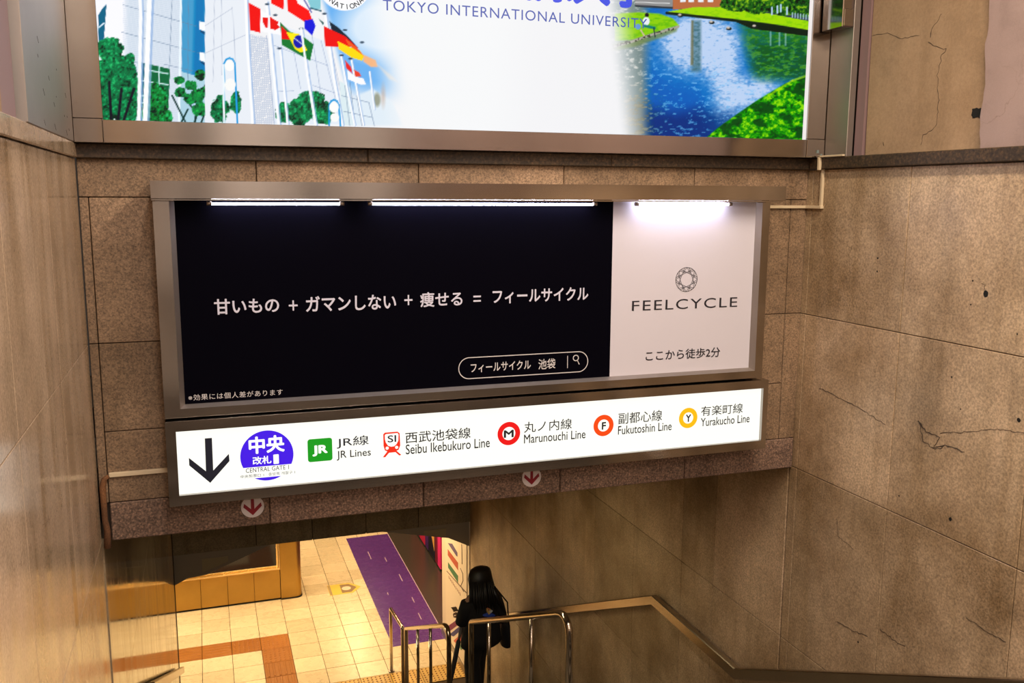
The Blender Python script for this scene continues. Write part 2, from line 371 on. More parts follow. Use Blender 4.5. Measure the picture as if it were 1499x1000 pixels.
for j, y in enumerate(TY[:-1]):
    for i, x in enumerate(TX):
        if x > 3.0: continue
        k = 'p'
        if j == 4 and i <= 2: k = 'bx'
        if j == 4 and i == 3: k = 'd'
        if i == 4: k = {4: 'd', 3: 'd', 2: 'by', 1: 'by', 0: 'by'}.get(j, 'p')
        if j == 0 and i != 4: k = 'y'
        o = bpy.data.objects.new('tile' if k == 'p' else 'tactile_tile', tm[k]); C.objects.link(o); o.parent = fl
        o.location = (x+.2, y+.2, ZH)
        if k == 'y':
            s_ = bpy.data.objects.new('studs', sdm); C.objects.link(s_); s_.parent = o; s_['kind'] = 'stuff'
obj('dark_paving', box((3.366, 12.32, ZH-.012), (3.66, 19.3, ZH)), M['darkfloor'], fl, 'dark grey paving')
# purple floor film
pf = thing('floor_film', 'long purple sticker film on the cream floor tiles of the hall', 'floor sticker', (2.75, 14.2, ZH))
obj('film_sheet', box((2.352, 12.04, ZH), (3.150, 14.31, ZH+.0015)), M['purple'], pf)
obj('film_sheet', box((2.352, 14.313, ZH), (3.150, 16.42, ZH+.0015)), M['purple'], pf)
obj('dark_border', box((3.150, 12.33, ZH), (3.368, 19.3, ZH+.001)), M['darkfloor'], pf, 'dark strip along the purple film')
mk = MB()
for (x, y, l) in ((2.93, 12.75, .22), (2.96, 13.35, .2), (2.95, 14.2, .3), (2.62, 15.3, .35), (2.86, 15.1, .2), (2.62, 13.75, .1)):
    mk.prism([(x, y), (x+.012, y), (x+.016, y+l), (x+.004, y+l)], 'z', ZH+.0015, ZH+.0022)
mk.box((3.138, 12.04, ZH+.0015), (3.150, 16.42, ZH+.0022)); obj('white_marks', mk, plain('pale_mark', (.55, .42, .55, 1), .5), pf, 'thin white scuffs and edge line')
ys_ = thing('floor_sticker', 'small yellow arrow-shaped sticker on cream tiles left of the purple film', 'floor sticker', (1.99, 14.22, ZH))
obj('sticker_sheet', MB().prism([(1.73, 14.02), (2.10, 14.02), (2.26, 14.22), (2.10, 14.42), (1.73, 14.42)], 'z', ZH, ZH+.0015), plain('yellow_sticker', (.72, .50, .05, 1), .4), ys_)
obj('printed_patch', MB().prism([(1.93, 14.06), (2.08, 14.06), (2.19, 14.22), (2.08, 14.38), (1.93, 14.38)], 'z', ZH+.0015, ZH+.002), plain('brown_print', (.25, .15, .06, 1), .5), ys_)
obj('printed_edge', box((1.735, 14.03, ZH+.0015), (1.775, 14.41, ZH+.002)), plain('brown_print_b', (.35, .24, .10, 1), .5), ys_)
obj('printed_oval', MB().prism([(2.02+.075*math.cos(a), 14.22+.075*math.sin(a)) for a in np.linspace(0, 6.283, 20)[:-1]], 'z', ZH+.002, ZH+.0025), M['board'], ys_, 'pale oval')
# ---- ceilings and the far beam
struct('ceiling', box((-1.6, -7.5, ZT), (4.4, 4.75, ZT+.1)), M['ceil'], 'ceiling over the stair head')
wb = struct('wall_back', box((-1.6, -7.6, -1.75), (4.4, -7.5, ZT)), M['darkwall'], 'wall behind the concourse')
wht = plain('reflector_white', (.82, .79, .76, 1), .5)  # unseen white boards added so the steel frames reflect pale and dark bands
for a, b in ((-.75, -.2), (.25, 1.15), (1.22, 1.6), (2.0, 2.12), (2.2, 2.3), (2.42, 3.2)): obj('reflect_board', box((a, -7.5, -1.5), (b, -7.46, 2.1)), wht, wb, 'white board')
struct('wall_side_concourse', MB().box((-.85, -7.5, -1.6), (-.75, -.7, ZC0)).box((3.30, -7.5, -1.6), (3.42, -.7, ZC0)), M['plaster'], 'low side walls of the concourse')
struct('wall_over_billboard', box((XL-.3, 4.32, ZC1), (XR+.27, 4.7, ZT)), M['plaster'], 'wall behind the billboard')
struct('ceiling_passage', MB().prism([(D+.4, -1.30), (Y3+.02, -3.55), (Y3+.02, -3.40), (D+.4, -1.15)], 'x', XL2-.2, XR+.2), M['ceil'], 'sloping soffit over the lower flight')
fb = struct('wall_far', box((XL2-.2, Y3+.03, -4.178), (XR+.2, Y3+.4, -3.3)), M['joint'], 'grey stone beam at the foot of the stairs')
xs = [XL2-.15, .476, 1.14, 1.80, 2.469, XR+.15]
for a, b in zip(xs[:-1], xs[1:]):
    piece('panel', (a+GAP, Y3, -4.18), (b-GAP, Y3+.03, -3.35), M['far_beam'], fb)
hl = obj('haunch', MB().prism([(XL2, -4.182), (.64, -4.182), (-.10, -4.462), (-.33, -4.485), (-.42, -4.53), (XL2, -4.55)], 'y', Y3+.01, Y3+.12), M['greyboard'], fb, 'grey chamfered corner board on the left')
hr = obj('haunch', MB().prism([(XR, -4.182), (2.0, -4.182), (2.86, -4.37), (XR, -4.52)], 'y', Y3+.01, Y3+.12), M['greyboard'], fb, 'grey chamfered corner board on the right')
plm = plain('plate_olive', (.32, .28, .19, 1), .5)
obj('plate', MB().prism([(-.15, -4.262), (.145, -4.262), (.145, -4.33), (-.15, -4.43)], 'y', Y3+.004, Y3+.01), plm, hl)
obj('plate', MB().prism([(2.54, -4.232), (2.83, -4.232), (2.83, -4.345), (2.54, -4.29)], 'y', Y3+.004, Y3+.01), plm, hr)
struct('ceiling_hall', box((-4, Y3+.4, -3.75), (7, 19.5, -3.6)), M['ceil'], 'ceiling of the lower hall')
struct('wall_hall_back', box((-4, 19.4, ZH-.1), (7, 19.6, -3.6)), M['darkwall'], 'dark far wall of the hall')
struct('wall_hall_left', box((-4.1, Y3, ZH-.1), (-3.9, 19.5, -3.6)), M['darkwall'], 'far left wall of the hall')
struct('wall_hall_near', MB().box((-4, Y3+.03, ZH-.1), (XL2-.2, Y3+.2, -3.3)).box((XR+.9, Y3+.03, ZH-.1), (7, Y3+.2, -3.3)), M['darkwall'], 'hall walls either side of the stairs')
# pier with the map board
wp = struct('wall_pier', box((XR-.012, Y3+.002, ZH-.1), (XR+.9, 12.24, -3.7)), plain('cream_pier', (.66, .55, .42, 1), .5), 'cream wall pier at the foot of the stairs')
obj('steel_skirting', box((XR-.03, Y3+.002, ZH), (XR-.012, 12.24, ZH+.09)), M['steel_d'], wp)
lp = thing('added_light_panel', 'added light panel on the left of the hall, unseen behind the stair wall', 'advert panel', (-2.62, 13.0, ZH))  # unseen light panel, added to throw the person's shadow on the right wall
obj('casing', box((-2.74, 12.4, ZH), (-2.62, 13.6, -3.95), .01), M['steel_d'], lp)
obj('lit_face', box((-2.62, 12.46, -5.3), (-2.612, 13.54, -4.2)), plain('added_panel_glow', (1, .80, .48, 1), .5, emit=26), lp, 'glowing face')
# ---- display boards on the right of the hall
wd = struct('wall_hall_right', box((3.71, 12.3, ZH-.1), (3.9, 19.4, -3.7)), M['darkwall'], 'dark wall of the shop front in the hall')
# ------------------------------------------------------------------ kiosk counter
kc = thing('ticket_counter', 'long brass-panelled counter with a dark window and a rounded corner column', 'counter', (.3, 14.3, ZH))
YK = 14.12
xs = [-1.836, -1.436, -1.036, -.636, -.236, .164, .564, .964]
for a, b in zip(xs[:-1], xs[1:]): piece('panel', (a+.002, YK, ZH+.035), (b-.002, YK+.02, -5.885), M['brass'], kc)
obj('plinth', box((-1.83, YK+.02, ZH), (.97, YK+.25, ZH+.035)), M['gap'], kc)
obj('body', box((-1.83, YK+.021, ZH+.036), (.968, YK+.25, -5.90)), M['darkwall'], kc)
obj('ledge', MB().box((-1.83, YK-.02, -5.885), (.968, YK+.26, -5.860), .004).box((-1.83, YK+.03, -5.858), (.95, YK+.06, -5.83), .004), M['golden_l'], kc)
obj('window_frame', MB().box((.915, YK, -5.86), (.945, YK+.06, -4.4), .003).box((.953, YK-.008, -5.87), (.968, YK+.05, -4.4), .003), M['golden_l'], kc)
gl = plain('dark_window', (.012, .010, .010, 1), .08); obj('window_pane', box((-1.83, YK+.045, -5.83), (.915, YK+.055, -4.4)), gl, kc, 'dark window pane')
cp = [(.972, YK), (1.20, YK)]+[(1.20+.10*math.sin(a), YK+.10-.10*math.cos(a)) for a in np.linspace(.1, math.pi/2, 10)]+[(1.30, YK+.75), (.972, YK+.75)]
obj('column', MB().prism(cp, 'z', ZH+.02, -4.3), M['brass'], kc, 'rounded brass corner column')
obj('column_base', MB().prism([(x+(.01 if x > 1 else 0), y-.008 if y < YK+.2 else y) for x, y in cp], 'z', ZH, ZH+.02), M['gap'], kc)
obj('roof', box((-1.83, YK, -4.4), (.972, YK+.75, -4.3)), M['brass'], kc)
obj('back_panel', box((-1.83, YK+.7, ZH), (.97, YK+.74, -4.4)), M['darkwall'], kc)
# shop front display boards (colourful) along the dark wall
cols = [((15.98, 16.7), (150, 20, 50)), ((15.55, 15.96), (205, 30, 80)), ((15.30, 15.53), (70, 30, 110)), ((14.80, 15.28), (10, 12, 40)), ((14.62, 14.78), (110, 12, 40)), ((14.40, 14.60), (225, 40, 120))]
dlab = ['dark crimson', 'crimson', 'violet', 'navy', 'dark red', 'bright pink']
for ((a, b), c), l in zip(cols, dlab):
    t = thing('display_board', l+' upright display board by the shop front beyond the stairs', 'display', (3.68, (a+b)/2, ZH), 'display boards along the shop front')
    cc = S(*c)
    obj('board', box((3.665, a, ZH+.03), (3.70, b, -4.6), .004), plain('board_'+l, cc, .4), t)
    obj('foot', box((3.664, a+.02, ZH), (3.70, b-.02, ZH+.03)), M['gap'], t)
    if l == 'navy':
        obj('orange_print', MB().prism([(a+.02, -6.2), (b-.02, -5.75), (a+.02, -5.6)], 'x', 3.661, 3.665), plain('orange_print', (.7, .33, .08, 1), .5), t)
# ------------------------------------------------------------------ lettering helper
def textmesh(s, bold=0.0, space=1.0):
    cu = bpy.data.curves.new('lettering', 'FONT'); cu.body = s; cu.size = 1; cu.offset = 0; cu.space_character = space; cu.resolution_u = 4
    o = bpy.data.objects.new('lettering', cu); C.objects.link(o); bpy.context.view_layer.update()
    dg = bpy.context.evaluated_depsgraph_get(); me = bpy.data.meshes.new_from_object(o.evaluated_get(dg))
    bpy.data.objects.remove(o); bpy.data.curves.remove(cu)
    n = len(me.vertices); co = np.empty(n*3); me.vertices.foreach_get('co', co); co = co.reshape(-1, 3)
    if bold > 0:                       # a heavier face: the outline repeated around itself
        fs = [tuple(p.vertices) for p in me.polygons]; bpy.data.meshes.remove(me)
        sh = [(bold*math.cos(t), bold*math.sin(t)) for t in [math.pi/4*k for k in range(8)]]+[(0, 0)]
        co = np.concatenate([co*np.array([1, 1, 0])+np.array([a, b, -k]) for k, (a, b) in enumerate(sh)]); fs = [tuple(i+n*k for i in f) for k in range(9) for f in fs]
        me = bpy.data.meshes.new('lettering'); me.from_pydata([tuple(v) for v in co], [], fs)
    return me, co
def letters(s, box4, Y, mat, parent, bold=0.0, space=1.0, name='lettering'):
    me, co = textmesh(s, bold, space); x0, z0, x1, z1 = box4
    mn, mx = co.min(0), co.max(0)
    u = (co[:, 0]-mn[0])/(mx[0]-mn[0]); v = (co[:, 1]-mn[1])/max(1e-6, mx[1]-mn[1]); off = wl(parent)
    out = np.stack([x0+u*(x1-x0)-off.x, Y-off.y+np.minimum(0, co[:, 2])*.00008, z0+v*(z1-z0)-off.z], 1)
    me.vertices.foreach_set('co', out.ravel().astype('f')); me.update()
    me.materials.clear(); me.materials.append(mat); me.name = name
    o = bpy.data.objects.new(name, me); C.objects.link(o); o.parent = parent; return o
def spot(xl, yb, yt, xr, Y, slope=0):     # measured text box: left edge with its foot and head, right edge
    p = at(xl, yb, Y); q = at(xl, yt, Y)
    yr = yb; 
    for _ in range(8):
        r = at(xr, yr, Y); yr += (r.z-p.z)*F_PX/ (Y*1.05)
    return (p.x, p.z, r.x, q.z)
def ringm(cx, cz, r0, r1, Ya, Yb, n=40):
    m = MB(); v = []; 
    for r in (r0, r1):
        for y in (Ya, Yb): v += [(cx+r*math.cos(2*math.pi*k/n), y, cz+r*math.sin(2*math.pi*k/n)) for k in range(n)]
    f = []
    for k in range(n):
        q = (k+1) % n; f += [(k, q, 2*n+q, 2*n+k), (n+k, 3*n+k, 3*n+q, n+q), (k, n+k, n+q, q), (2*n+k, 2*n+q, 3*n+q, 3*n+k)]
    return m.add(v, f)
def disc(cx, cz, r, Ya, Yb, n=40, a0=0, a1=2*math.pi):
    full = abs(a1-a0-2*math.pi) < 1e-6
    return MB().prism([(cx+r*math.cos(a), cz+r*math.sin(a)) for a in np.linspace(a0, a1, n+1)[:(-1 if full else None)]], 'y', Ya, Yb)
def rrect(x0, z0, x1, z1, r, n=8):
    p = []
    for cx, cz, a in ((x1-r, z1-r, 0), (x0+r, z1-r, 90), (x0+r, z0+r, 180), (x1-r, z0+r, 270)):
        p += [(cx+r*math.cos(math.radians(a+90*k/n)), cz+r*math.sin(math.radians(a+90*k/n))) for k in range(n+1)]
    return p
def em(name, rgb, k=1.0): return plain(name, S(*rgb), .5, emit=k)
# ------------------------------------------------------------------ advertising frame (black and white poster)
ad = thing('poster_frame', 'steel-framed black and white poster box with a lit hood on the beam', 'poster frame', (1.3, 4.22, -.5))
YF = 4.07; YP = 4.10
obj('back_box', box((-.168, 4.105, -.945), (2.80, 4.218, 0)), M['steel_d'], ad)
fr = MB()
def bar(m, pts, y0, y1): m.prism(pts, 'y', y0, y1)
# mitred flat frame
o4 = (-.176, -.955, 2.812, -.035); i4 = (-.112, -.915, 2.765, -.035)
for e in (0, 2): obj('side_rail', MB().prism([(o4[e], o4[1]), (i4[e], i4[1]), (i4[e], -.03), (o4[e], -.03)], 'y', YF, 4.2), M['steel_v'], ad)
obj('bottom_rail', MB().prism([(o4[0], o4[1]), (o4[2], o4[1]), (i4[2], i4[1]), (i4[0], i4[1])], 'y', YF, 4.2), M['steel'], ad)
bv = MB()
j4 = (-.092, -.902, 2.746)
bv.add([(i4[0], YF-.002, i4[1]), (i4[0], YF-.002, -.03), (j4[0], YP, -.03), (j4[0], YP, j4[1])], [(0, 1, 2, 3)])
bv.add([(i4[2], YF-.002, i4[1]), (i4[2], YF-.002, -.03), (j4[2], YP, -.03), (j4[2], YP, j4[1])], [(0, 3, 2, 1)])
bv.add([(i4[0], YF-.002, i4[1]), (i4[2], YF-.002, i4[1]), (j4[2], YP, j4[1]), (j4[0], YP, j4[1])], [(0, 1, 2, 3)])
obj('inner_bevel', bv, M['steel_m'], ad)
obj('hood', MB().prism([(4.215, .053), (3.995, .053), (3.995, -.018), (4.006, -.021), (4.02, -.012), (4.02, -.026), (4.215, -.026)], 'x', -.178, 2.852), M['steel'], ad, 'steel hood over the poster')
obj('poster_black', box((-.095, YP, -.904), (1.931, YP+.005, -.026)), M['black'], ad, 'black half of the poster')
obj('poster_white', box((1.931, YP, -.904), (2.748, YP+.005, -.026)), M['white'], ad, 'white part of the poster')
for a, b in ((310, 497), (545, 868), (935, 1066)):
    p = at(a, 300, 4.05); q = at(b, 300, 4.05)
    t = obj('lamp_tube', MB().tube([(p.x, 4.05, -.040), (q.x, 4.05, -.040)], .0052, 10), M['tube'], ad)
    for e, g in ((p.x, -.02), (q.x, .02)): obj('tube_cap', MB().tube([(e, 4.05, -.038), (e+g, 4.05, -.038)], .010, 10), M['steel_d'], t)
YT = YP-.0012
for s, b, k in (('甘いもの', (314, 461, 438, 409), .02), ('+', (423, 455, 440, 436), 0), ('ガマンしない', (448, 457, 434, 580), .02),
                ('+', (592, 447, 432, 604), 0), ('痩せる', (615, 450, 428, 677), .018), ('=', (693, 442, 433, 704), 0), ('フィールサイクル', (721, 445, 424, 861), .02)):
    letters(s, spot(*b, YT), YT, M['ink'], ad, k)
letters('※効果には個人差があります', spot(276, 587, 578, 414, YT), YT, M['ink2'], ad, 0, 1.1)
letters('フィールサイクル', spot(689, 546, 532, 777, YT), YT, M['ink2'], ad, .012); letters('池袋', spot(788, 541, 526, 813, YT), YT, M['ink2'], ad, .008)
a = at(671, 540, YT); b = at(861, 529, YT); tp = at(689, 523, YT).z; bt = at(687, 555, YT).z
po = rrect(a.x, bt, b.x, tp, (tp-bt)/2-.0001, 10); pi_ = rrect(a.x+.004, bt+.004, b.x-.004, tp-.004, (tp-bt)/2-.0041, 10)
n = len(po); m = MB().add([(x, YT, z) for x, z in po+pi_], [(k, (k+1) % n, n+(k+1) % n, n+k) for k in range(n)]); obj('search_outline', m, M['ink2'], ad)
p = at(831, 521, YT); q = at(831, 539, YT); m = MB().box((p.x-.0015, YT, q.z), (p.x+.0015, YT+.001, p.z))
p = at(843, 525, YT); m.v += []; r_ = ringm(p.x, p.z+.003, .012, .016, YT, YT+.001, 20); m.add(r_.v, r_.f)
m.prism([(p.x+.006, p.z-.008), (p.x+.010, p.z-.009), (p.x+.021, p.z-.030), (p.x+.017, p.z-.031)], 'y', YT, YT+.001); obj('search_icon', m, M['ink2'], ad)
# white part: gem mark and words
c = at(1005, 409.3, YT); R = abs(at(1005, 391.3, YT).z-at(1005, 427.3, YT).z)/2
gm = ringm(c.x, c.z, R-.0022, R, YT, YT+.001, 40)
def seg(m, p, q, w_=.0011):
    d = (Vector(q)-Vector(p)); nn = Vector((-d.y, d.x)).normalized()*w_
    m.add([(p[0]-nn.x, YT, p[1]-nn.y), (p[0]+nn.x, YT, p[1]+nn.y), (q[0]+nn.x, YT, q[1]+nn.y), (q[0]-nn.x, YT, q[1]-nn.y)], [(0, 1, 2, 3)])
P8 = lambda r, k: (c.x+r*math.cos(math.radians(90+k)), c.z+r*math.sin(math.radians(90+k)))
for k in range(8):
    a0 = 45*k
    seg(gm, P8(R, a0), P8(R*.60, a0+22.5+11)); seg(gm, P8(R, a0), P8(R*.60, a0-22.5-11))
    seg(gm, P8(R*.58, a0), P8(R*.58, a0+45)); seg(gm, P8(R*.58, a0), P8(R*.80, a0+22.5)); seg(gm, P8(R*.58, a0), P8(R*.80, a0-22.5))
    seg(gm, P8(R*.80, a0+22.5), P8(R*.98, a0+10)); seg(gm, P8(R*.80, a0+22.5), P8(R*.98, a0+35))
obj('gem_mark', gm, M['dark'], ad, 'round faceted gem emblem')
letters('FEELCYCLE', spot(925, 455.5, 440.5, 1079, YT), YT, M['dark'], ad, .0, 1.15); letters('ここから徒歩2分', spot(945, 529, 514, 1054, YT), YT, M['dark'], ad, .01)
# ------------------------------------------------------------------ direction sign (backlit)
sg = thing('direction_sign', 'long backlit white sign with a down arrow and railway line names', 'sign', (1.3, 4.22, -1.15))
YS = 4.055
fm = MB(); O = (-.176, -1.338, 2.832, -.962); I = (-.134, -1.292, 2.802, -1.006)
for e in (1, 3): obj('frame_rail', MB().prism([(O[0], O[e]), (O[2], O[e]), (I[2], I[e]), (I[0], I[e])], 'y', 4.035, 4.215), M['steel'], sg)
for e in (0, 2): obj('frame_end', MB().prism([(O[e], O[1]), (O[e], O[3]), (I[e], I[3]), (I[e], I[1])], 'y', 4.035, 4.215), M['steel_v'], sg)
obj('lit_panel', box((I[0], YS, I[1]), (I[2], YS+.01, I[3])), M['lit'], sg, 'glowing white sign face')
YS -= .0012
V = em('sign_violet', (62, 10, 225)); GR = em('sign_green', (0, 150, 20)); WH = em('sign_white', (255, 255, 250)); NV = plain('sign_navy', (.006, .010, .028, 1), .5)
RD = em('sign_red', (232, 5, 10)); OR = em('sign_orange', (240, 70, 5)); YE = em('sign_yellow', (246, 186, 8)); TR = em('train_red', (238, 40, 10)); BK = plain('sign_black', (.012, .014, .018, 1), .5)
ar = [(299.8, 642), (310.2, 641.2), (312.2, 689), (335, 664.5), (336, 675), (307.8, 707), (277, 681.5), (276.5, 670.5), (301.5, 690)]
aw = [at(x, y, YS) for x, y in ar]; obj('arrow', MB().prism([(p.x, p.z) for p in aw], 'y', YS, YS+.001), NV, sg, 'black downward arrow')
c = at(391, 667, YS); R = (at(430, 665, YS).x-at(352, 668, YS).x)/2; z1 = at(391, 682.3, YS).z; z0 = at(391, 698.7, YS).z
a1 = math.asin((z1-c.z)/R); a0 = math.asin((z0-c.z)/R)
obj('gate_disc', MB().prism([(c.x+R*math.cos(t), c.z+R*math.sin(t)) for t in np.linspace(a1, math.pi-a1, 50)], 'y', YS, YS+.001), V, sg, 'violet disc')
obj('gate_disc_foot', MB().prism([(c.x+R*math.cos(t), c.z+R*math.sin(t)) for t in np.linspace(math.pi-a0, 2*math.pi+a0, 20)], 'y', YS, YS+.001), V, sg)
YQ = YS-.001
letters('中央', spot(364.5, 665.5, 640, 417, YQ), YQ, WH, sg, .035); letters('改札', spot(370, 680.8, 669, 397.5, YQ), YQ, WH, sg, .025); letters('1', spot(400.5, 679.5, 665.5, 408.5, YQ), YQ, WH, sg, .025)
letters('CENTRAL GATE 1', spot(360, 692.5, 686, 423, YQ), YQ, NV, sg, 0, 1.05); letters('中央剪票口 1 · 중앙쪽 개찰구 1', spot(352, 700.6, 696, 432, YQ), YQ, NV, sg)
p = at(451, 677, YS); q = at(486, 641, YS); t_ = at(451, 643.5, YS)
obj('green_badge', MB().prism(rrect(p.x, p.z, q.x, t_.z, .012), 'y', YS, YS+.001), GR, sg); letters('JR', spot(457.5, 668.5, 652.5, 480, YQ), YQ, WH, sg, .045)
letters('JR線', spot(493, 657, 640.5, 540, YS), YS, NV, sg, .004); letters('JR Lines', spot(493, 674.5, 660.5, 543, YS), YS, BK, sg, .006)
def px(pts): return [(at(x, y, YS).x, at(x, y, YS).z) for x, y in pts]
obj('train_mark', MB().prism(px([(561, 636), (563.5, 633.5), (582, 632), (585, 634.3), (586, 652), (583.5, 658.5), (580.5, 660), (587.5, 666), (584.5, 667), (579, 662), (569.5, 663), (564, 669.5), (560.5, 669.5), (567, 661), (563.5, 659.5), (561.5, 653)]), 'y', YS, YS+.001), TR, sg, 'red train front')
obj('train_window', MB().prism(px([(563.3, 637), (565, 635.6), (582, 634), (583.3, 636), (583, 645), (580.5, 650), (577, 653.3), (572.5, 654), (568, 652.5), (564.8, 648), (563.5, 643)]), 'y', YQ, YQ+.0008), M['lit'], sg)
for x, y in ((566.8, 656.2), (580.7, 655)):
    p = at(x, y, YQ); obj('train_lamp', disc(p.x, p.z, .0075, YQ, YQ+.0008, 16), M['lit'], sg)
letters('SI', spot(567.5, 648, 637.8, 580, YQ-.0008), YQ-.0008, NV, sg, .01)
letters('西武池袋線', spot(593.5, 649.5, 633, 689, YS), YS, BK, sg, .006); letters('Seibu Ikebukuro Line', spot(594, 665.5, 651, 717, YS), YS, BK, sg, .006)
for cx, cy, r, ri, mt, ch, b, k1, k1b, k2, k2b in (
        (745, 634.8, 17, 9.7, RD, 'M', (737.5, 641.2, 630.2, 752), '丸ノ内線', (767, 633.8, 618, 837), 'Marunouchi Line', (767, 649.5, 636.5, 857)),
        (883.6, 623, 15.6, 8.8, OR, 'F', (880.8, 629.2, 618.2, 887), '副都心線', (905, 621.3, 605, 969), 'Fukutoshin Line', (904.5, 636.6, 624, 983)),
        (1007.5, 612, 14.8, 8.2, YE, 'Y', (1003.8, 618, 607.2, 1011.3), '有楽町線', (1026, 609.5, 595, 1087), 'Yurakucho Line', (1025.5, 624.5, 612.5, 1097))):
    p = at(cx, cy, YS); R = (at(cx, cy-r, YS).z-at(cx, cy+r, YS).z)/2
    obj('line_ring', ringm(p.x, p.z, R*ri/r, R, YS, YS+.001), mt, sg); letters(ch, spot(*b, YS), YS, BK, sg, .03)
    letters(k1, spot(*k1b, YS), YS, BK, sg, .004); letters(k2, spot(*k2b, YS), YS, BK, sg, .006)
# ---- red arrow stickers on the beam edge
for (cx, cy), l in (((369.8, 742), 'round white sticker with a red down arrow below the sign, left one'), ((778.3, 698.5), 'round white sticker with a red down arrow below the sign, right one')):
    Y = D-.006; p = at(cx, cy, Y); R = .052
    t = tag(obj('arrow_sticker', disc(p.x, p.z, R, Y, Y+.0015, 32), plain('sticker_white', (.68, .62, .62, 1), .5)), l, 'sticker', 'red arrow stickers')
    obj('arrow', MB().prism([(p.x+a*R, p.z+b*R) for a, b in ((-.13, .78), (.13, .78), (.15, -.2), (.72, .35), (.80, .02), (0, -.78), (-.80, .02), (-.72, .35), (-.15, -.2))], 'y', Y-.001, Y), plain('arrow_red', (.25, .005, .015, 1), .5), t, 'dark red arrow')
# ------------------------------------------------------------------ billboard
bb = thing('billboard', 'huge backlit billboard of a campus with flags and a pond, steel frame', 'billboard', (1.3, 4.3, .21))
YG = 4.13; GX0, GX1, GZ0, GZ1 = -.347, 3.046, .297, 1.25
obj('case', box((-.46, 4.14, .206), (3.16, 4.315, 1.34)), M['steel_d'], bb)
obj('bottom_rail', box((-.349, 4.115, .2055), (3.048, 4.14, GZ0), .0012), M['steel'], bb)
obj('corner_plate', box((-.459, 4.113, .2055), (-.351, 4.14, .300), .0012), M['steel'], bb)
obj('corner_plate', box((3.050, 4.113, .2055), (3.160, 4.14, .300), .0012), M['steel'], bb)
obj('side_rail', box((-.459, 4.115, .302), (-.347, 4.14, 1.34), .0012), M['steel_v'], bb)
obj('side_rail', box((3.050, 4.115, .302), (3.160, 4.14, 1.34), .0012), M['steel_v'], bb)
obj('top_rail', box((-.347, 4.115, GZ1), (3.050, 4.14, 1.34), .0012), M['steel'], bb)
obj('light_slot', box((3.030, YG-.004, GZ0), (3.0495, YG+.006, GZ1)), em('slot_white', (240, 235, 235), .9), bb, 'thin white glowing edge')
p = at(1197, 222, 4.11); q = at(1202, 227, 4.11)
obj('lock', box((p.x-.007, 4.108, p.z-.008), (p.x+.007, 4.113, p.z+.008)).box((q.x-.004, 4.108, q.z-.006), (q.x+.006, 4.113, q.z+.006)), plain('lock_chrome', (.5, .75, .85, 1), .2, 1), bb)
# steel linings on either side of the recess
t = tag(obj('steel_lining', box((XL-.05, 3.055, ZC1+.0015), (XL+.012, 4.112, 2.19), .002), M['steel_m']), 'brushed steel side lining standing left of the billboard', 'steel panel', 'steel side linings')
sc = MB()
for _ in range(14):
    y = random.uniform(3.3, 4.0); z = random.uniform(.22, .5); l = random.uniform(.005, .03); sc.tube([(XL+.0122, y, z), (XL+.0122, y+l, z-l*.7)], .0008, 4)
obj('scratches', sc, M['joint'], t)['kind'] = 'stuff'
tag(obj('steel_lining', box((XR+.012, 3.94, ZC1+.0015), (XR+.05, 4.112, 2.19), .002), M['steel_m']), 'dull steel side lining standing right of the billboard', 'steel panel', 'steel side linings')
jb = thing('junction_box', 'small steel housing fixed to the steel lining right of the billboard', 'metal box', (XR, 4.0, .85))
obj('housing', box((XR-.055, 3.945, .842), (XR+.011, 4.105, 1.12), .004), M['steel'], jb); obj('front_flap', box((XR-.050, 3.938, .846), (XR+.008, 3.9445, .93), .002), M['steel_v'], jb)
obj('lens', MB().tube([(XR-.02, 3.9445, .99), (XR-.02, 3.930, .99)], .012, 16), M['gap'], jb, 'small dark lens')
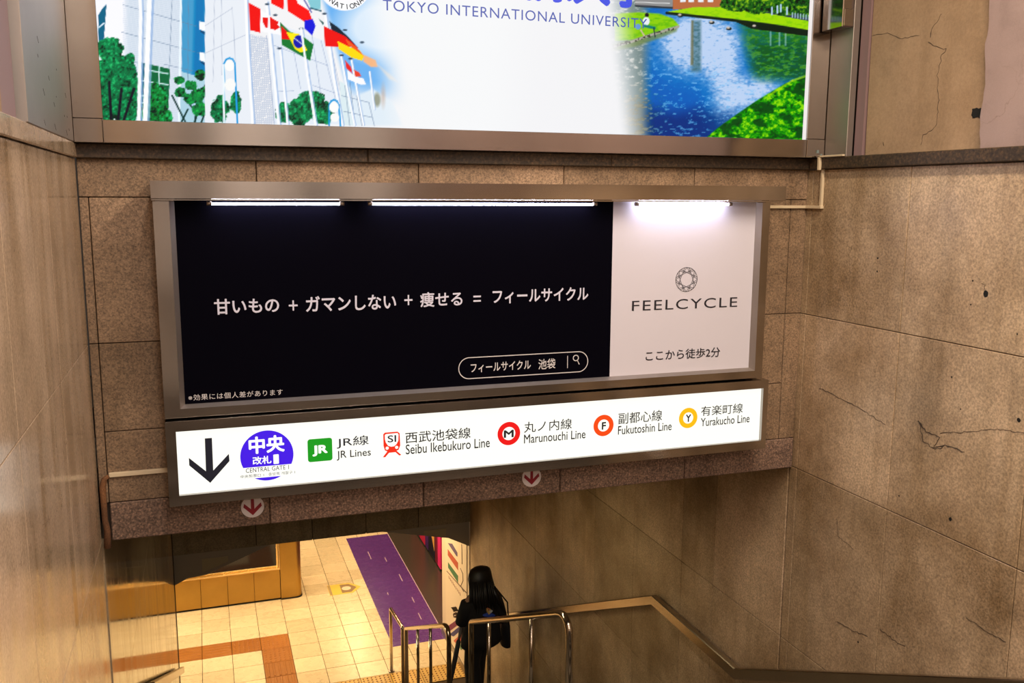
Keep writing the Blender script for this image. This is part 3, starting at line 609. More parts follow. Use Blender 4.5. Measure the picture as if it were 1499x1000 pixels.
# ---- billboard print, painted per vertex
rng = np.random.default_rng(3)
def vn(x, y, s, seed=0, aspect=1.0):
    r = np.random.default_rng(seed+17).random((128, 128)); u = x/s; v = y/(s*aspect)
    i = np.floor(u).astype(int); j = np.floor(v).astype(int); a = u-i; b = v-j; a = a*a*(3-2*a); b = b*b*(3-2*b)
    g = lambda p, q: r[p % 128, q % 128]
    return (g(i, j)*(1-a)+g(i+1, j)*a)*(1-b)+(g(i, j+1)*(1-a)+g(i+1, j+1)*a)*b
def fb_(x, y, s, seed=0, aspect=1.0, o=4):
    t = 0; k = 1; w_ = 0
    for q in range(o): t = t+vn(x+31*q, y+57*q, s/(1.9**q), seed+q, aspect)*k; w_ += k; k *= .6
    return t/w_
def paint(x, y):
    n = x.shape; col = np.ones(n+(3,))*np.array([.955, .955, .962])
    ss = lambda a, b, v: np.clip((v-a)/(b-a), 0, 1)**2*(3-2*np.clip((v-a)/(b-a), 0, 1))
    def put(mask, c):
        nonlocal col
        c = np.array(c) if not isinstance(c, np.ndarray) or c.ndim == 1 else c
        if c.ndim == 1: c = c/255.
        col = col*(1-mask[..., None])+c*mask[..., None]
    def poly(pts, soft=.7):
        inside = np.zeros(n, bool); dm = np.full(n, 1e9)
        for (x0, y0), (x1, y1) in zip(pts, pts[1:]+pts[:1]):
            if y0 != y1:
                cnd = ((y0 > y) != (y1 > y)) & (x < (x1-x0)*(y-y0)/(y1-y0)+x0); inside ^= cnd
            dx, dy = x1-x0, y1-y0; t = np.clip(((x-x0)*dx+(y-y0)*dy)/(dx*dx+dy*dy+1e-9), 0, 1)
            dm = np.minimum(dm, np.hypot(x-x0-t*dx, y-y0-t*dy))
        return np.clip(np.where(inside, dm, -dm)/soft+.5, 0, 1)
    def line(pts, w_, c, op=1.0):
        for (x0, y0), (x1, y1) in zip(pts[:-1], pts[1:]):
            dx, dy = x1-x0, y1-y0; t = np.clip(((x-x0)*dx+(y-y0)*dy)/(dx*dx+dy*dy+1e-9), 0, 1)
            put(np.clip(w_/2-np.hypot(x-x0-t*dx, y-y0-t*dy)+.5, 0, 1)*op, c)
    def circ(cx, cy, rx, ry=None, soft=1.0):
        ry = ry or rx; return np.clip((1-np.hypot((x-cx)/rx, (y-cy)/ry))*min(rx, ry)/soft+.5, 0, 1)
    def tree(blobs, dark=(0, 40, 30), mid=(0, 120, 75), hi=(70, 190, 120), thr=.45, s=7, seed=1):
        m = np.zeros(n)
        for b in blobs: m = np.maximum(m, np.clip((1-np.hypot((x-b[0])/b[2], (y-b[1])/b[3]))*2.2, 0, 1))
        nz = fb_(x, y, s, seed, 1, 4); mask = np.clip((m*.75+nz-thr-.25)*9, 0, 1)*(m > .02)*np.clip(m*6, 0, 1)
        t = fb_(x, y, 3.4, seed+40, 1, 4)*.7+.3*fb_(x, y, 14, seed+90, 1, 2); c = np.where(t[..., None] < .5, np.array(dark)/255.+(np.array(mid)-dark)/255.*ss(.3, .5, t)[..., None], np.array(mid)/255.+(np.array(hi)-mid)/255.*ss(.5, .75, t)[..., None])
        put(mask, c)
    # tall facade on the left
    put(((x < 300) & (x > 180)).astype(float), [222, 230, 240]); put(ss(190, 178, x), [250, 250, 255])
    put(((x < 300) & (x > 180)).astype(float)*.35*((np.sin(y*2.1+x*.35) > .3)), [200, 212, 225])
    put(poly([(150, 12), (156, 6), (152, 60), (144, 60), (144, 22)]), [40, 110, 140]); line([(145, 40), (152, 34)], 2, [225, 240, 250])
    put(poly([(266, -30), (300, -30), (300, 118), (266, 108)]), [95, 165, 205]); put(poly([(286, -30), (300, -30), (300, 118), (282, 112)], 6), [25, 130, 185])
    put(poly([(266, 105), (300, 115), (300, 186), (262, 186)]), [185, 215, 228])
    for a, b in (((180, 7), (300, 42)), ((178, 47), (300, 80)), ((240, 94), (300, 108)), ((252, -5), (248, 100)), ((276, -5), (275, 120)), ((180, 88), (202, 92))): line([a, b], .8, [120, 140, 165], .8)
    line([(265, -5), (262, 182)], 3, [240, 250, 255]); 
    for yy in (38, 83): put(poly([(292, yy-7), (300, yy-5), (300, yy+8), (292, yy+5)]), [250, 252, 255]); put(poly([(293, yy+6), (300, yy+9), (300, yy+13), (294, yy+9)]), [20, 80, 120])
    put(poly([(206, 91), (249, 101), (246, 172), (203, 178)]), [15, 110, 70]); put(poly([(203, 91), (212, 93), (208, 186), (203, 186)]), [25, 95, 125])
    for a, b in (((218, 103), (246, 108)), ((207, 118), (246, 124)), ((206, 140), (246, 141)), ((233, 98), (232, 175)), ((205, 150), (225, 152))): line([a, b], 1.8, [215, 240, 240])
    tree([(161, 72, 22, 20), (168, 100, 28, 26), (160, 140, 26, 50), (190, 90, 9, 14), (187, 118, 17, 30), (180, 150, 24, 45)], thr=.36, seed=2)
    for b in (((172, 185), (178, 130)), ((163, 185), (160, 120)), ((180, 180), (196, 130))): line(list(b), 4, [25, 12, 35], .9)
    tree([(230, 140, 18, 22), (222, 165, 18, 26), (240, 172, 14, 20)], thr=.42, seed=3, mid=(10, 130, 60))
    for b in (((284, 186), (287, 165), (268, 140)), ((285, 180), (300, 125)), ((275, 186), (252, 140)), ((262, 186), (275, 160)), ((328, 160), (312, 182)), ((292, 186), (306, 150))): line(list(b), 2.5, [20, 60, 55])
    tree([(262, 117, 9, 7), (264, 135, 10, 9), (280, 125, 10, 9), (293, 110, 9, 9), (312, 119, 9, 6), (301, 135, 11, 9), (288, 140, 13, 12), (278, 145, 12, 9), (295, 160, 15, 12)], thr=.36, seed=4, mid=(0, 130, 70), hi=(60, 190, 90))
    # white wing with poles
    put(poly([(300, -30), (362, -30), (370, 184), (300, 184)]), [236, 240, 246]); tree([(322, 160, 16, 24), (345, 150, 10, 20)], thr=.5, seed=5)
    for a, b in (((300, 38), (340, 12)), ((300, 78), (362, 50)), ((314, -5), (312, 120)), ((340, 10), (345, 90)), ((324, -5), (325, 110))): line([a, b], .7, [165, 175, 195], .7)
    hm = poly([(363, 50), (392, 55), (402, 183), (372, 181)]); put(hm*.5*((np.sin(x*2.6) > .2) | (np.sin(y*2.6) > .2)), [165, 180, 205])
    put(poly([(392, 30), (475, 60), (505, 182), (402, 182)]), [232, 238, 246])
    for a, b in (((390, 52), (402, 180)), ((430, 75), (440, 130)), ((400, 66), (480, 96)), ((455, 40), (470, 140)), ((458, 125), (496, 138)), ((412, 74), (416, 130)), ((405, 134), (430, 133)), ((470, 60), (500, 180)), ((485, 70), (508, 180))): line([a, b], .8, [150, 165, 195], .7)
    put(poly([(438, -30), (470, -30), (469, 14), (455, 12)]), [150, 205, 215]); line([(455, 12), (470, 16)], 2, [40, 90, 110])
    tree([(455, 150, 26, 22), (440, 165, 22, 24), (475, 165, 16, 22), (415, 165, 14, 18)], thr=.42, seed=6)
    # sky, fading buildings
    sk = ss(486, 500, x+(y-70)*-.28)*ss(600, 520, x-(y-40)*.25)*ss(150, 110, y-(x-500)*.12); put(sk*.85, [110, 175, 235]); put(circ(560, 40, 60, 45, 30)*.8, [248, 250, 252])
    put(poly([(497, 118), (512, 128), (520, 184), (500, 184)]), [225, 238, 242]); put(poly([(512, 145), (545, 130), (575, 150), (590, 184), (520, 184)], 4), [228, 238, 246])
    for b in (((500, 140), (540, 150)), ((503, 163), (545, 172)), ((512, 120), (520, 184)), ((522, 140), (530, 184)), ((505, 125), (512, 184)), ((540, 150), (548, 184))): line(list(b), .9, [110, 130, 160], .7)
    put(circ(552, 146, 5, 10, 3)*.6, [120, 120, 90]); put(circ(561, 140, 3, 14, 4)*.5, [190, 160, 140])
    # poles
    for b, w_ in ((((204, -30), (206, 20), (203, 184)), 5), (((220, -30), (218, 20), (212, 184)), 7), (((359, -30), (362, 60), (370, 183)), 4), (((390, 4), (398, 80), (408, 183)), 4), (((410, 70), (415, 120), (421, 183)), 3), (((441, 42), (450, 110), (462, 183)), 3.6), (((476, 20), (488, 110), (501, 183)), 3.5), (((499, 80), (508, 130), (519, 183)), 2.6), (((514, 86), (523, 135), (532, 183)), 2.4), (((541, 105), (548, 160)), 2)):
        line([(p[0]+w_*.45, p[1]) for p in b], w_+.5, [165, 190, 225], .8); line(list(b), w_, [252, 253, 255])
    for cx, cy in ((391, 6), (403, 22), (441, 42), (475, 20), (409, 71), (505, 44), (500, 81), (513, 86), (530, 62)): put(circ(cx, cy, 3.2, 1.5), [60, 80, 100])
    # flags
    W = [250, 250, 252]
    put(poly([(364, 4), (412, 33), (414, 52), (366, 43)]), W); put(poly([(364, 4), (381, 13), (381, 48), (366, 44)]), [235, 8, 20])
    put(poly([(384, 25), (392, 26), (392, 41), (389, 41), (385, 33)]), [228, 8, 20]); put(poly([(395, 24), (402, 29), (408, 32), (406, 36), (410, 40), (403, 44), (396, 42)]), [228, 8, 20])
    put(poly([(397, -30), (416, -30), (415, 14), (397, 5)]), [240, 5, 15]); put(poly([(419, -30), (432, -4), (452, 15), (458, 32), (446, 32), (421, 16)]), [242, 5, 12]); put(poly([(432, -6), (445, 4), (452, 15), (436, 5)]), W)
    line([(443, -4), (456, 18)], 1.5, [50, 50, 150])
    put(poly([(446, 30), (458, 28), (462, 38), (457, 52), (446, 42)]), [45, 55, 215])
    put(poly([(410, 32), (424, 46), (446, 55), (459, 65), (454, 89), (413, 66)]), [15, 125, 60]); put(poly([(412, 38), (421, 47), (426, 58), (412, 57)]), [230, 15, 20])
    put(poly([(419, 47), (437, 49), (450, 74), (440, 77), (432, 72)]), [250, 232, 20]); put(circ(437, 61, 7.5, 9.5), [30, 45, 175]); line([(431, 56), (444, 66)], 1, W); line([(441, 42), (450, 110)], 3.2, W)
    put(poly([(466, 27), (474, 33), (473, 37)]), [20, 90, 90]); put(poly([(482, 31), (495, 40), (512, 56), (524, 70), (500, 60), (486, 46)]), [15, 40, 60])
    put(poly([(474, 38), (488, 45), (505, 53), (524, 70), (508, 68), (494, 69), (476, 68)]), [232, 15, 20]); put(poly([(494, 60), (512, 69), (526, 73), (533, 82), (530, 89), (514, 84), (496, 72)]), [252, 220, 25]); put(poly([(505, 56), (522, 69), (533, 82), (510, 66)]), [235, 110, 70])
    put(poly([(532, 80), (550, 88), (553, 98), (543, 98), (532, 90)], 2), [240, 190, 150]); put(poly([(552, 94), (575, 112), (582, 120), (570, 116)], 4)*.6, [245, 225, 205])
    put(poly([(505, 88), (514, 98), (516, 108), (507, 100)]), [230, 70, 70]); put(poly([(518, 102), (526, 106), (529, 112), (520, 112)]), [228, 90, 75]); put(poly([(508, 102), (520, 112), (532, 115), (536, 124), (528, 124), (509, 116)]), W)
    # lamps
    for cx, t, w_, h in ((336, 85, 8, 190), (489, 146, 7, 190)):
        line([(cx-w_, h), (cx-w_, t+8), (cx-w_*.6, t+2), (cx, t), (cx+w_*.6, t+2), (cx+w_, t+8), (cx+w_+(4 if cx < 400 else 3), h)], 2.6, [70, 165, 220])
        if cx < 400: line([(328, 190), (327, 95)], 3, [242, 248, 252])
        put(circ(cx, t+11, 7, 8), [252, 252, 250]); put(circ(cx+1, t+(39 if cx < 400 else 26), 8 if cx < 400 else 6.5, 9 if cx < 400 else 6.5), [250, 250, 248])
    put(ss(540, 600, x-(y-90)*.15)*ss(800, 700, x), [246, 247, 248])
    # emblem disc
    put(circ(505, -22, 38.5, 37.5)*1.0, [250, 250, 252])
    # pond side
    fade = ss(893, 945, x-(y-90)*.12)
    base = col.copy(); col = np.ones(n+(3,))*np.array([20, 105, 185])/255.
    rip = fb_(x*.5, y, 2.6, 11, 1, 3); sp = fb_(x*.45, y, 3.2, 23, 1, 4); big = fb_(x, y, 40, 30, 1, 3)
    put(ss(150, 185, y-(x-980)*.05+big*20), [8, 60, 130])
    wz = np.clip(np.exp(-((x-1020)/48)**2-((y-62)/40)**2)*1.5+np.exp(-((x-1105-(y-130)*-.6)/34)**2-((y-135)/24)**2)*1.0+np.exp(-((x-1062)/22)**2-((y-110)/55)**2)*.8, 0, 1)
    put(np.clip(wz*1.2+(rip-.5)*1.6*wz, 0, 1), [196, 214, 240]); put(np.clip((sp-.60)*10, 0, 1)*ss(60, 110, y)*.6, [150, 200, 240])
    put(ss(958, 935, x)*.8, [150, 150, 130]); put(ss(958, 930, x)*np.clip((sp-.5)*4, 0, .8), [228, 228, 222]); put(np.clip((sp-.48)*8, 0, 1)*np.exp(-((x-930)/28)**2)*ss(110, 160, y)*.6, [95, 90, 60])
    gz = ss(1078, 1105, x-(y-60)*.25)*ss(125, 100, y-(x-1090)*.06); put(np.clip(gz*(.85+(rip-.5)*.9), 0, 1), [42, 118, 42]); put(gz*np.clip((sp-.5)*6, 0, 1)*.55, [110, 165, 60]); put(gz*ss(50, 75, y)*ss(.55, .45, sp)*.5, [15, 70, 40])
    for cx in (1128, 1141, 1150): line([(cx, 46), (cx, 66)], 2.5, [175, 205, 215], .55)
    tz = poly([(1013, 30), (1026, 30), (1026, 105), (1012, 105)], 5)*(.75+(rip-.5)); put(np.clip(tz, 0, 1)*.9, [70, 110, 120]); put(poly([(1012, 30), (1015, 30), (1015, 95), (1011, 95)], 2)*.7, [120, 115, 80])
    # far bank and trees
    put(poly([(930, -30), (1190, -30), (1190, 34), (1060, 18), (930, 10)]), [60, 75, 80]); put(poly([(930, -30), (985, -30), (985, 11), (930, 9)]), [150, 150, 150]); line([(930, 8), (985, 11)], 1.5, [40, 45, 60]); line([(930, 3), (980, 5)], 1.2, [230, 230, 230])
    put(poly([(985, -30), (1056, -30), (1056, 10), (985, 14)]), [186, 120, 85]); 
    for cx in (1000, 1012, 1026, 1040): put(poly([(cx-4, -30), (cx+4, -30), (cx+4, 3), (cx-4, 3)]), [235, 240, 245])
    put(poly([(978, 17), (1016, 10.5), (1061, 10.5), (1110, 17), (1190, 32), (1190, 47), (1130, 39), (1072, 31), (1040, 27), (978, 21)]), [168, 215, 62]); g2 = fb_(x*.4, y, 3, 50); put(poly([(978, 17), (1061, 10.5), (1190, 32), (1190, 44), (1072, 28)])*np.clip((g2-.5)*5, 0, 1)*.5, [120, 190, 40])
    line([(976, 19), (1030, 25), (1072, 29.5), (1130, 37), (1190, 47)], 4.2, [18, 40, 24]); put(poly([(1072, 30), (1190, 46), (1190, 54), (1100, 42)]), [14, 36, 20])
    tree([(1078, 6, 26, 12), (1110, 2, 30, 20), (1150, 2, 40, 22), (1180, 10, 22, 18)], dark=(8, 22, 14), mid=(30, 95, 30), hi=(150, 190, 60), thr=.3, seed=9)
    for cx, cy in ((1130, 17), (1138, 15), (1143, 13), (1152, 17)): line([(cx, cy-6), (cx, cy+4)], 2.4, [190, 215, 240])
    for cx in range(1160, 1186, 4): line([(cx, 19+(cx-1160)*.15), (cx, 25+(cx-1160)*.15)], 2, [190, 215, 235], .8)
    for cx, cy in ((996, 23), (1042, 33), (1067, 42), (1105, 39)): put(circ(cx, cy, 4, 2.4), [30, 40, 40]); put(circ(cx-1, cy-1.4, 2.6, 1.6), [205, 195, 185])
    # near islet with sitting people
    put(poly([(885, 66), (925, 58), (958, 47), (993, 38), (990, 46), (965, 56), (930, 68), (890, 76)], 4)*.8, [120, 140, 90])
    gi = poly([(900, 20), (935, 18), (965, 20), (985, 27), (994, 37), (975, 42), (945, 52), (925, 58), (900, 60)], 2); put(gi, [150, 205, 50]); put(gi*np.clip((g2-.48)*5, 0, 1)*.6, [95, 175, 40])
    line([(890, 70), (925, 61), (950, 52), (993, 39)], 3.4, [175, 172, 160]); put(np.clip((vn(x, y, 2.2, 8)-.55)*6, 0, 1)*poly([(890, 68), (993, 37), (993, 42), (890, 74)]), [70, 70, 60])
    put(circ(947, 22, 3, 3), [25, 20, 30]); put(circ(946, 31, 5, 6), [235, 240, 245]); line([(944, 38), (958, 41)], 4, [20, 130, 120]); line([(957, 41), (959, 54)], 1.6, [40, 45, 60]); put(circ(934, 39, 4, 4), [120, 160, 215]); line([(938, 44), (943, 52)], 2, [210, 190, 170])
    # near grass
    gm_ = poly([(1030, 205), (1050, 188), (1075, 170), (1110, 146), (1150, 122), (1195, 108), (1195, 210), (1030, 210)], 2); g3 = fb_(x, y*1.3, 5, 60, 1, 5); g4 = fb_(x, y*1.5, 15, 70, 1, 4)
    put(gm_, [38, 150, 25]); put(gm_*np.clip((g3-.47)*7, 0, 1)*ss(.4, .6, g4), [150, 215, 50]); put(gm_*np.clip((.5-g4)*7, 0, 1)*.85, [0, 70, 25]); put(gm_*np.clip((.42-g3)*8, 0, 1)*.7, [0, 60, 20])
    line([(1125, 140), (1160, 118), (1190, 108)], 3, [190, 225, 60], .6)
    col = base*(1-fade[..., None])+col*fade[..., None]
    return np.clip(col, 0, 1)
NX, NZ = 900, 250
gx = np.linspace(GX0, 3.030, NX); gz = np.linspace(GZ0, GZ1, NZ); XX, ZZ = np.meshgrid(gx, gz)
pts = np.stack([XX, np.full_like(XX, YG), ZZ], -1); dd = pts@np.array(FWD)
PXx = 749.5+F_PX*(pts@np.array(RGT))/dd; PYy = 500-F_PX*(pts@np.array(UPV))/dd
colr = paint(PXx, PYy); lin = np.where(colr <= .04045, colr/12.92, ((colr+.055)/1.055)**2.4)
lum = lin.mean(-1, keepdims=True); lin = np.clip(lum+(lin-lum)*1.15, 0, 1)**1.12
me = bpy.data.meshes.new('printed_face'); off = wl(bb)
me.vertices.add(NX*NZ); me.vertices.foreach_set('co', (pts-np.array(off)).reshape(-1).astype('f'))
idx = np.arange(NX*NZ).reshape(NZ, NX); q = np.stack([idx[:-1, :-1], idx[:-1, 1:], idx[1:, 1:], idx[1:, :-1]], -1).reshape(-1, 4)
me.loops.add(q.size); me.loops.foreach_set('vertex_index', q.ravel().astype('i')); me.polygons.add(len(q))
me.polygons.foreach_set('loop_start', np.arange(0, q.size, 4).astype('i')); me.update(calc_edges=True)
ca = me.color_attributes.new('print', 'FLOAT_COLOR', 'POINT'); ca.data.foreach_set('color', np.concatenate([lin, np.ones(lin.shape[:2]+(1,))], -1).reshape(-1).astype('f'))
mm, nt, b = newmat('billboard_print'); an = nd(nt, 'ShaderNodeVertexColor', layer_name='print')
b.inputs['Base Color'].default_value = (.003, .003, .003, 1); b.inputs['Roughness'].default_value = .5; b.inputs['Specular IOR Level'].default_value = .08
nt.links.new(an.outputs['Color'], b.inputs['Emission Color']); b.inputs['Emission Strength'].default_value = 1.02
obj('printed_face', me, mm, bb, 'backlit print of campus, flags, pond')
YB = YG-.0015
BL = em('blue_letters', (20, 60, 215)); BT = em('thin_blue_letters', (45, 75, 165))
letters('TOKYO INTERNATIONAL UNIVERSITY', spot(560.5, 15, -1, 947, YB), YB, BT, bb, -.004, 1.1)
p0 = at(930, 13, YB); x0 = at(600, 0, YB).x; x1 = at(947, 5, YB).x
letters('東京国際大学', (x0, p0.z, x1, p0.z+(x1-x0)/6*1.0), YB, BL, bb, .045)
# ring lettering of the round emblem
ce = at(505, -22, YB); Rr = (at(505, -22, YB)-at(505, 9, YB)).length
word = 'INTERNATIONAL'; em_ = MB()
for i, ch in enumerate(word):
    a = math.radians(-90+(i-7.7)*14.5*1.0); m_, co = textmesh(ch, .01); k = .030
    cxm = (co[:, 0].min()+co[:, 0].max())/2; rot = a+math.pi/2
    fs = [tuple(pp.vertices) for pp in m_.polygons]
    vs = []
    for v in co:
        lx, lz = (v[0]-cxm)*k, v[1]*k-.012
        vs.append((ce.x+Rr*math.cos(a)+lx*math.cos(rot)-lz*math.sin(rot), YB, ce.z+Rr*math.sin(a)+lx*math.sin(rot)+lz*math.cos(rot)))
    em_.add(vs, fs); bpy.data.meshes.remove(m_)
obj('ring_lettering', em_, NV, bb)
# ------------------------------------------------------------------ conduits
cn = MB()
cn.box((2.815, D-.016, -.062), (3.136, D-.001, -.046), .002); cn.box((3.128, 4.075, -.062), (3.149, D-.001, -.046), .002)
cn.box((3.134, 4.080, -.05), (3.149, 4.098, .146), .002); cn.box((3.108, 4.080, .140), (3.124, 4.098, .215), .002); cn.box((3.108, 3.90, .2065), (3.124, 4.098, .215), .001)
tag(obj('cable_conduit', cn, M['cream']), 'cream cable conduit running from the poster hood up over the right coping', 'conduit')
tag(obj('cable_conduit', box((-.425, D-.018, -1.232), (-.178, D-.001, -1.212), .002), M['cream']), 'cream cable conduit left of the direction sign', 'conduit')
tag(obj('rusty_pipe', MB().tube([(-.425, D-.02, -1.222), (-.443, D-.022, -1.235), (-.452, D-.022, -1.27), (-.452, D-.022, -1.42), (-.445, D-.02, -1.47), (-.448, D-.02, -1.55)], .014, 8, rs=[.008, .012, .014, .012, .013, .016]), M['rust']), 'rusty pipe stub in the corner below the cream conduit', 'pipe')
# dark lime-stained patches, drill holes and cracks on the right wall
xw = fx(XR-.0006)
for x, y, r in ((1284.8, 378, .006), (1284, 397.5, .005), (1443, 430, .016), (1424, 411, .005), (1421, 446, .004), (1391, 760, .010), (1316, 726, .005), (1489, 489, .004), (1491, 615, .010), (1256, 940, .006), (1406, 599, .004), (1393, 552, .005)):
    p = xw(x, y); obj('drill_hole', MB().prism([(p.y+r*random.uniform(.7, 1.1)*math.cos(a), p.z+r*random.uniform(.7, 1.1)*math.sin(a)) for a in np.linspace(0, 6.283, 11)[:-1]], 'x', XR-.0008, XR+.002), M['gap'], wr)
for pts, w_ in (([(1200, 568), (1235, 586), (1262, 600), (1296, 622)], .0016), ([(1344, 615), (1356, 632), (1376, 640), (1366, 656), (1384, 652), (1412, 662)], .0024), ([(1346, 620), (1352, 645), (1368, 658), (1380, 655)], .0018), ([(1376, 634), (1420, 632), (1460, 628), (1499, 634)], .0014),
                ([(1225, 910), (1245, 922), (1270, 932)], .0018), ([(1288, 922), (1310, 938), (1325, 946)], .0015), ([(1415, 905), (1445, 925), (1472, 940)], .0014), ([(1436, 416), (1441, 416), (1442, 424)], .0012), ([(1224, 760), (1228, 785), (1250, 805)], .0009)):
    crack(wr, xw, pts, w_)
# ------------------------------------------------------------------ handrails
def flat_rail(name, label, X, path, side):
    r = thing(name, label, 'handrail', (X, path[1][0], path[1][1]), 'wall handrails')
    x0, x1 = (X-.075, X-.03) if side > 0 else (X+.03, X+.075)
    H = .078
    for i, ((ya, za), (yb, zb)) in enumerate(zip(path[:-1], path[1:])):
        m = MB(); pr = [(x0+.006, 0), (x1-.006, 0), (x1, -.006), (x1, -H+.006), (x1-.006, -H), (x0+.006, -H), (x0, -H+.006), (x0, -.006)]
        m.loft([[(x, y, z+dz) for x, dz in pr] for y, z in ((ya, za), (yb, zb))], False)
        s_ = obj('rail', m, M['rail'], r)
    L = [(ya+(yb-ya)*t, za+(zb-za)*t) for (ya, za), (yb, zb) in zip(path[:-1], path[1:]) for t in (.15, .5, .85)]
    for y, z in L:
        xa, xb = (x1, X-.001) if side > 0 else (X+.001, x0)
        obj('bracket', MB().box((xa, y-.02, z-.06), (xb, y+.02, z-.02)), M['steel_d'], r)
    return r
flat_rail('wall_handrail', 'dark steel handrail along the right stone wall, level at the landing', XR, [(.6, -.699*D+.5*(4.596-.6)), (4.596, -.699*D), (5.714, -.699*D), (10.93, -.699*D-.5*(10.93-5.714))], 1)
flat_rail('wall_handrail', 'steel handrail along the polished left wall above the lower flight', XL2, [(4.9, -3.02), (5.714, -3.02), (10.35, -5.34)], -1)
XC = 2.2
def step_z(y): return ZLAND if y < Y2 else max(ZH, ZLAND-.15*(int((y-Y2)/.3)+1))
def bend(a, b, c, r=.12, n=7):
    a, b, c = map(Vector, (a, b, c)); d1 = (a-b).normalized(); d2 = (c-b).normalized(); p = b+d1*r; q = b+d2*r
    return [p*(1-t)**2+b*2*t*(1-t)+q*t*t for t in [k/n for k in range(n+1)]]
def tube_rail(label, y0, z0, y1, z1, posts, r=.025, near=.22, far=.03, ends=None):
    R = thing('stair_railing', label, 'railing', (XC, y0, step_z(y0)), 'central tube railings')
    A = (XC, y0, step_z(y0)); B = (XC, y0, z0); E_ = (XC, y1, z1); F_ = (XC, y1, step_z(y1))
    path = [A]+bend(A, B, E_, near)+bend(B, E_, F_, far, 4)+[F_]
    obj('top_tube', MB().tube(path, r, 14), M['chrome'], R)
    for y in posts:
        t = (y-y0)/(y1-y0); obj('post', MB().tube([(XC, y, step_z(y)), (XC, y, z0+(z1-z0)*t)], r*.72, 10), M['chrome'], R)
    for y in [y0]+list(posts)+[y1]:
        obj('base_collar', MB().tube([(XC, y, step_z(y)), (XC, y, step_z(y)+.012)], .045, 16), M['steel_d'], R)
    return R
def rz(y): return -2.929-.498*(y-5.625)
tube_rail('curved steel tube railing on the right part of the stairs, in front of the person', 5.20, rz(5.20), 7.52, rz(7.52), (5.93, 6.98))
def rz2(y): return -4.45-.495*(y-8.662)
tube_rail('curved steel tube railing further down the stairs, left of the person', 8.33, rz2(8.33), 10.40, rz2(10.40), (9.12, 9.75), near=.2)
tube_rail('short level steel tube railing standing on the hall floor at the stair foot', 10.62, -5.40, 11.38, -5.49, (), r=.022, near=.03)
# ------------------------------------------------------------------ map board on the pier
mbd = thing('map_board', 'cream route map board with coloured line labels on the pier behind the person', 'map board', (XR-.02, 11.5, -5.5))
XM = XR-.0125
obj('board', box((XM-.012, 10.90, -6.30), (XM, 12.0, -4.3), .002), M['board'], mbd)
def mpoly(pts, m_, name): 
    q = [atx(x, y, XM-.013) for x, y in pts]; return obj(name, MB().prism([(p.y, p.z) for p in q], 'x', XM-.014, XM-.0125), m_, mbd)
mpoly([(655.5, 795), (662, 796), (669.5, 809), (669.5, 815), (668, 814)], plain('map_violet', (.10, .07, .17, 1), .5), 'line_label')
r1 = mpoly([(655.5, 804), (670.5, 824), (670.5, 835), (655.5, 813)], plain('map_red', (.42, .07, .035, 1), .5), 'line_label')
mpoly([(655.8, 823), (670.5, 843), (670.5, 853.5), (656, 831)], plain('map_green', (.03, .15, .06, 1), .5), 'line_label')
mpoly([(654, 918), (676, 902), (681, 902), (681, 907), (656, 926)], plain('map_maroon', (.17, .02, .05, 1), .5), 'line_stripe')
mpoly([(658, 929), (681, 910), (681, 917), (664, 932)], plain('map_navy', (.03, .03, .12, 1), .5), 'line_stripe')
mpoly([(664, 938), (681, 923), (681, 932), (669, 944)], plain('map_red2', (.5, .07, .04, 1), .5), 'line_stripe')
mpoly([(672, 946), (681, 936), (681, 946), (675, 952)], plain('map_green2', (.05, .2, .1, 1), .5), 'line_stripe')
ml = MB()
for b_ in ([(676, 797), (676.5, 826)], [(674, 832), (677.5, 840), (678, 850), (674.5, 858), (679, 866)], [(654, 836), (683, 868)]):
    Q = [atx(x, y, XM-.0135) for x, y in b_]; ml.tube(Q, .006, 4)
obj('map_lines', ml, plain('map_line_brown', (.12, .06, .04, 1), .5), mbd)
mt = MB()
for k in range(9):
    x, y = 657+k*2.0, 843+k*3.0; p = atx(x, y, XM-.0135); q = atx(x+.8, y+5, XM-.0135); mt.tube([p, q], .004, 4)
obj('map_writing', mt, plain('map_ink', (.25, .08, .06, 1), .5), mbd)['kind'] = 'stuff'
# ------------------------------------------------------------------ person
def skin(name, verts, edges, radii, sub=2):
    me = bpy.data.meshes.new(name); me.from_pydata(verts, edges, []); o = bpy.data.objects.new(name, me); C.objects.link(o)
    md = o.modifiers.new('s', 'SKIN'); md.use_smooth_shade = True
    for i, r in enumerate(radii):
        r = r if isinstance(r, tuple) else (r, r); me.skin_vertices[0].data[i].radius = r
    me.skin_vertices[0].data[0].use_root = True
    o.modifiers.new('u', 'SUBSURF').levels = sub
    bpy.context.view_layer.update(); dg = bpy.context.evaluated_depsgraph_get(); out = bpy.data.meshes.new_from_object(o.evaluated_get(dg))
    bpy.data.objects.remove(o); m = MB(); m.add([v.co.copy() for v in out.vertices], [tuple(p.vertices) for p in out.polygons], True); bpy.data.meshes.remove(out); return m
PX, PY, PZ = 2.70, 8.85, -5.5
pe = thing('person', 'person with long black hair and black clothes walking down, looking at a phone', 'person', (PX, PY, PZ))
turn = math.radians(14)     # faces down the stairs, turned slightly to the left
def W_(x, y, z): return (PX+x*math.cos(turn)-y*math.sin(turn), PY+x*math.sin(turn)+y*math.cos(turn), PZ+z)
K = .975
